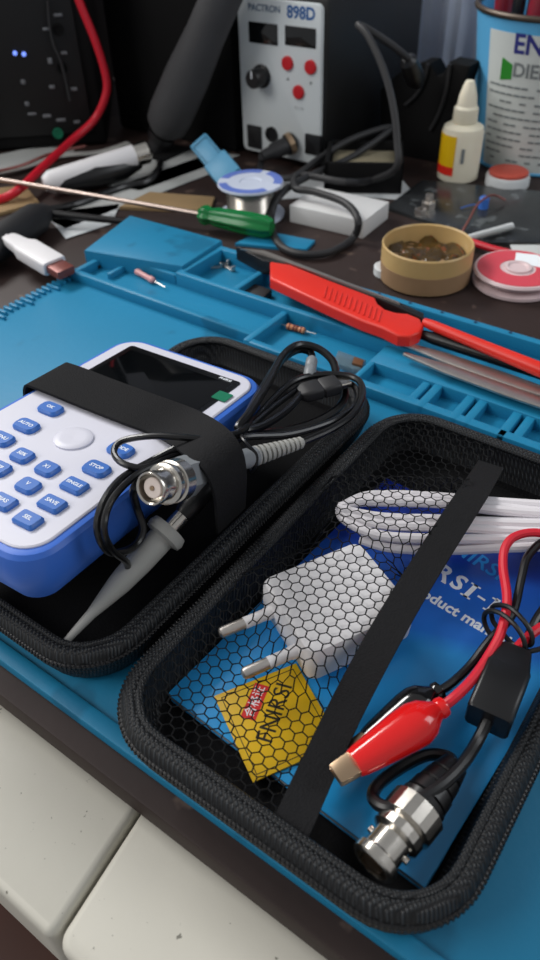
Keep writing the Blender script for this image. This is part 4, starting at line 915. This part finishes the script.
# pens, strips and papers on the left
pn = thing('white_marker', 'white marker with silver end lying before the computer tower', 'marker', onb(100, 180))
a_, c_ = Z(44, 184, 8), Z(146, 152, 18)
link_mesh('barrel', MB().rod(a_, c_, [(6, 0), (9.5, .06), (9.5, .9), (8, 1)], 20), M['white_plastic'], pn)
link_mesh('end_cap', MB().rod(c_-(c_-a_)*.12, c_+(c_-a_)*.04, [(9.8, 0), (9.8, .8), (6, 1)], 20), M['nickel'], pn)
single('black_pliers', MB().rod(Z(50, 188, 5), Z(140, 163, 10), [(3, 0), (8, .15), (11, .5), (10, .8), (5, 1)], 20), M['black_plastic'], 'black tapered grip lying in front of the white marker', 'grip', onb(100, 185))
for pts_, m_, nm, lb, ct in ((((36, 216), (200, 158), (228, 168), (66, 230)), 'grey_paper', 'plastic_strip', 'long pale grey strip running from the dark handle to the blue clip', 'strip'),
                         (((-20, 160), (60, 142), (75, 152), (-20, 182)), 'grey_paper', 'paper_strip', 'greyed paper strip in front of the computer tower', 'paper'),
                         (((45, 214), (120, 205), (112, 225), (66, 240)), 'paper', 'paper_scrap', 'crumpled white paper scrap behind the white USB plug', 'paper'),
                         (((120, 210), (150, 195), (215, 200), (210, 214)), 'tan', 'cardboard_piece', 'tan cardboard piece behind the screwdriver shaft', 'cardboard'),
                         (((-30, 195), (25, 188), (40, 205), (-20, 222)), 'tan', 'tan_block', 'tan wooden piece at the bench edge under the red cable', 'wood piece'),
                         (((505, 232), (560, 222), (575, 262), (512, 252)), 'paper', 'paper_slip', 'white paper slip at the bench edge behind the desoldering wick', 'paper'),
                         (((58, 178), (150, 148), (240, 156), (140, 192)), 'grey_paper', 'grey_sheet', 'pale sheet under the black grip and white marker', 'paper')):
    o = [tuple(onb(x, y)[:2]) for x, y in pts_]
    z1 = 3.0 if nm in ('tan_block', 'cardboard_piece') else 1.2
    mb = MB(); mb.prism(o[::-1], TZ+.1+.35*len(nm) % 1, TZ+z1, .3); cx_ = sum(q[0] for q in o)/4; cy_ = sum(q[1] for q in o)/4
    single(nm, mb, M[m_], lb, ct, (cx_, cy_, TZ))
def pcw(px, py): return TMx @ (pcq(px, py)-Vector((0, 16, 0)))
single('grey_flat_cable', MB().tube([Z(-30, 178, 2), Z(20, 168, 0), Z(60, 156, -1), Z(100, 152, -1), Z(128, 143, 0)], 4.5, 10, flat=.35), M['greyed_cable'], 'pale grey flat cable in front of the computer tower', 'cable', onb(50, 165))
single('black_lead', MB().tube([h0+Vector((4, -14, -24)), Z(158, 170, 3), Z(146, 182, 0), Z(120, 188, -1), Z(70, 206, -1), Z(20, 212, 0)], 3.2, 10), M['black_rubber'], 'black lead running from under the hot air gun along the bench', 'cable', onb(140, 186))
path = [pcw(70, -30), pcw(81, 0), pcw(97, 40), pcw(107, 75), pcw(105, 95), pcw(94, 116), Z(70, 142, 14), Z(45, 165, 10), Z(22, 187, 8), Z(4, 198, 3), Z(-25, 205, 1)]
single('power_cable', MB().tube(path, 3.6, 12), M['red_wire'], 'thick red cable hanging in front of the computer tower', 'cable', Z(30, 178, TZ))
single('thin_red_wire', MB().tube([Z(-20, 175, 5), Z(20, 166, 5), Z(50, 154, 7), Z(85, 146, 5)], 1.5, 8), M['usb_brown'], 'thin dull red wire crossing under the thick red cable', 'wire', Z(30, 165, TZ))
bh = thing('screwdriver_grip', 'thick black tool handle at the mat corner behind the white USB plug', 'tool', onb(20, 240))
link_mesh('grip', MB().rod(Z(-30, 262, 10), Z(46, 212, 8), [(10, 0), (12, .1), (12, .85), (7, 1)], 22), M['dark_grey'], bh)
link_mesh('shank', MB().rod(Z(44, 213, 8), Z(130, 222, 4), [(3.5, 0), (2.5, 1)], 12), M['black_plastic'], bh)
us = thing('white_usb_plug', 'white USB cable plug with reddish metal end resting on the mat edge', 'USB plug', Z(40, 268, 0))
a_, c_ = Z(8, 238, 15), Z(55, 266, 10); d = c_-a_; L = d.length; x = d.normalized(); M4 = frame_m(a_, x, Vector((0, 0, 1)).cross(x))
link_mesh('grip', MB().loft([[(f*L, y*s, z*s) for y, z in rrect(-9.6, 9.6, -5, 5, 2.2, 3)] for f, s in ((0, .5), (.06, .62), (.3, .75), (.42, 1), (.95, 1), (1, .95))], M4), M['white_plastic'], us)
link_mesh('metal_shell', MB().loft([[(q, y, z) for y, z in rrect(-7, 7, -2.8, 2.8, .6, 2)] for q in (L-1, L+13)], M4), M['usb_brown'], us)
link_mesh('cable', MB().tube([a_+d*.05, a_-d*.25, a_-d*.8+Vector((0, 4, 3)), a_-d*1.8], 2.4, 10), M['white_cable'], us)
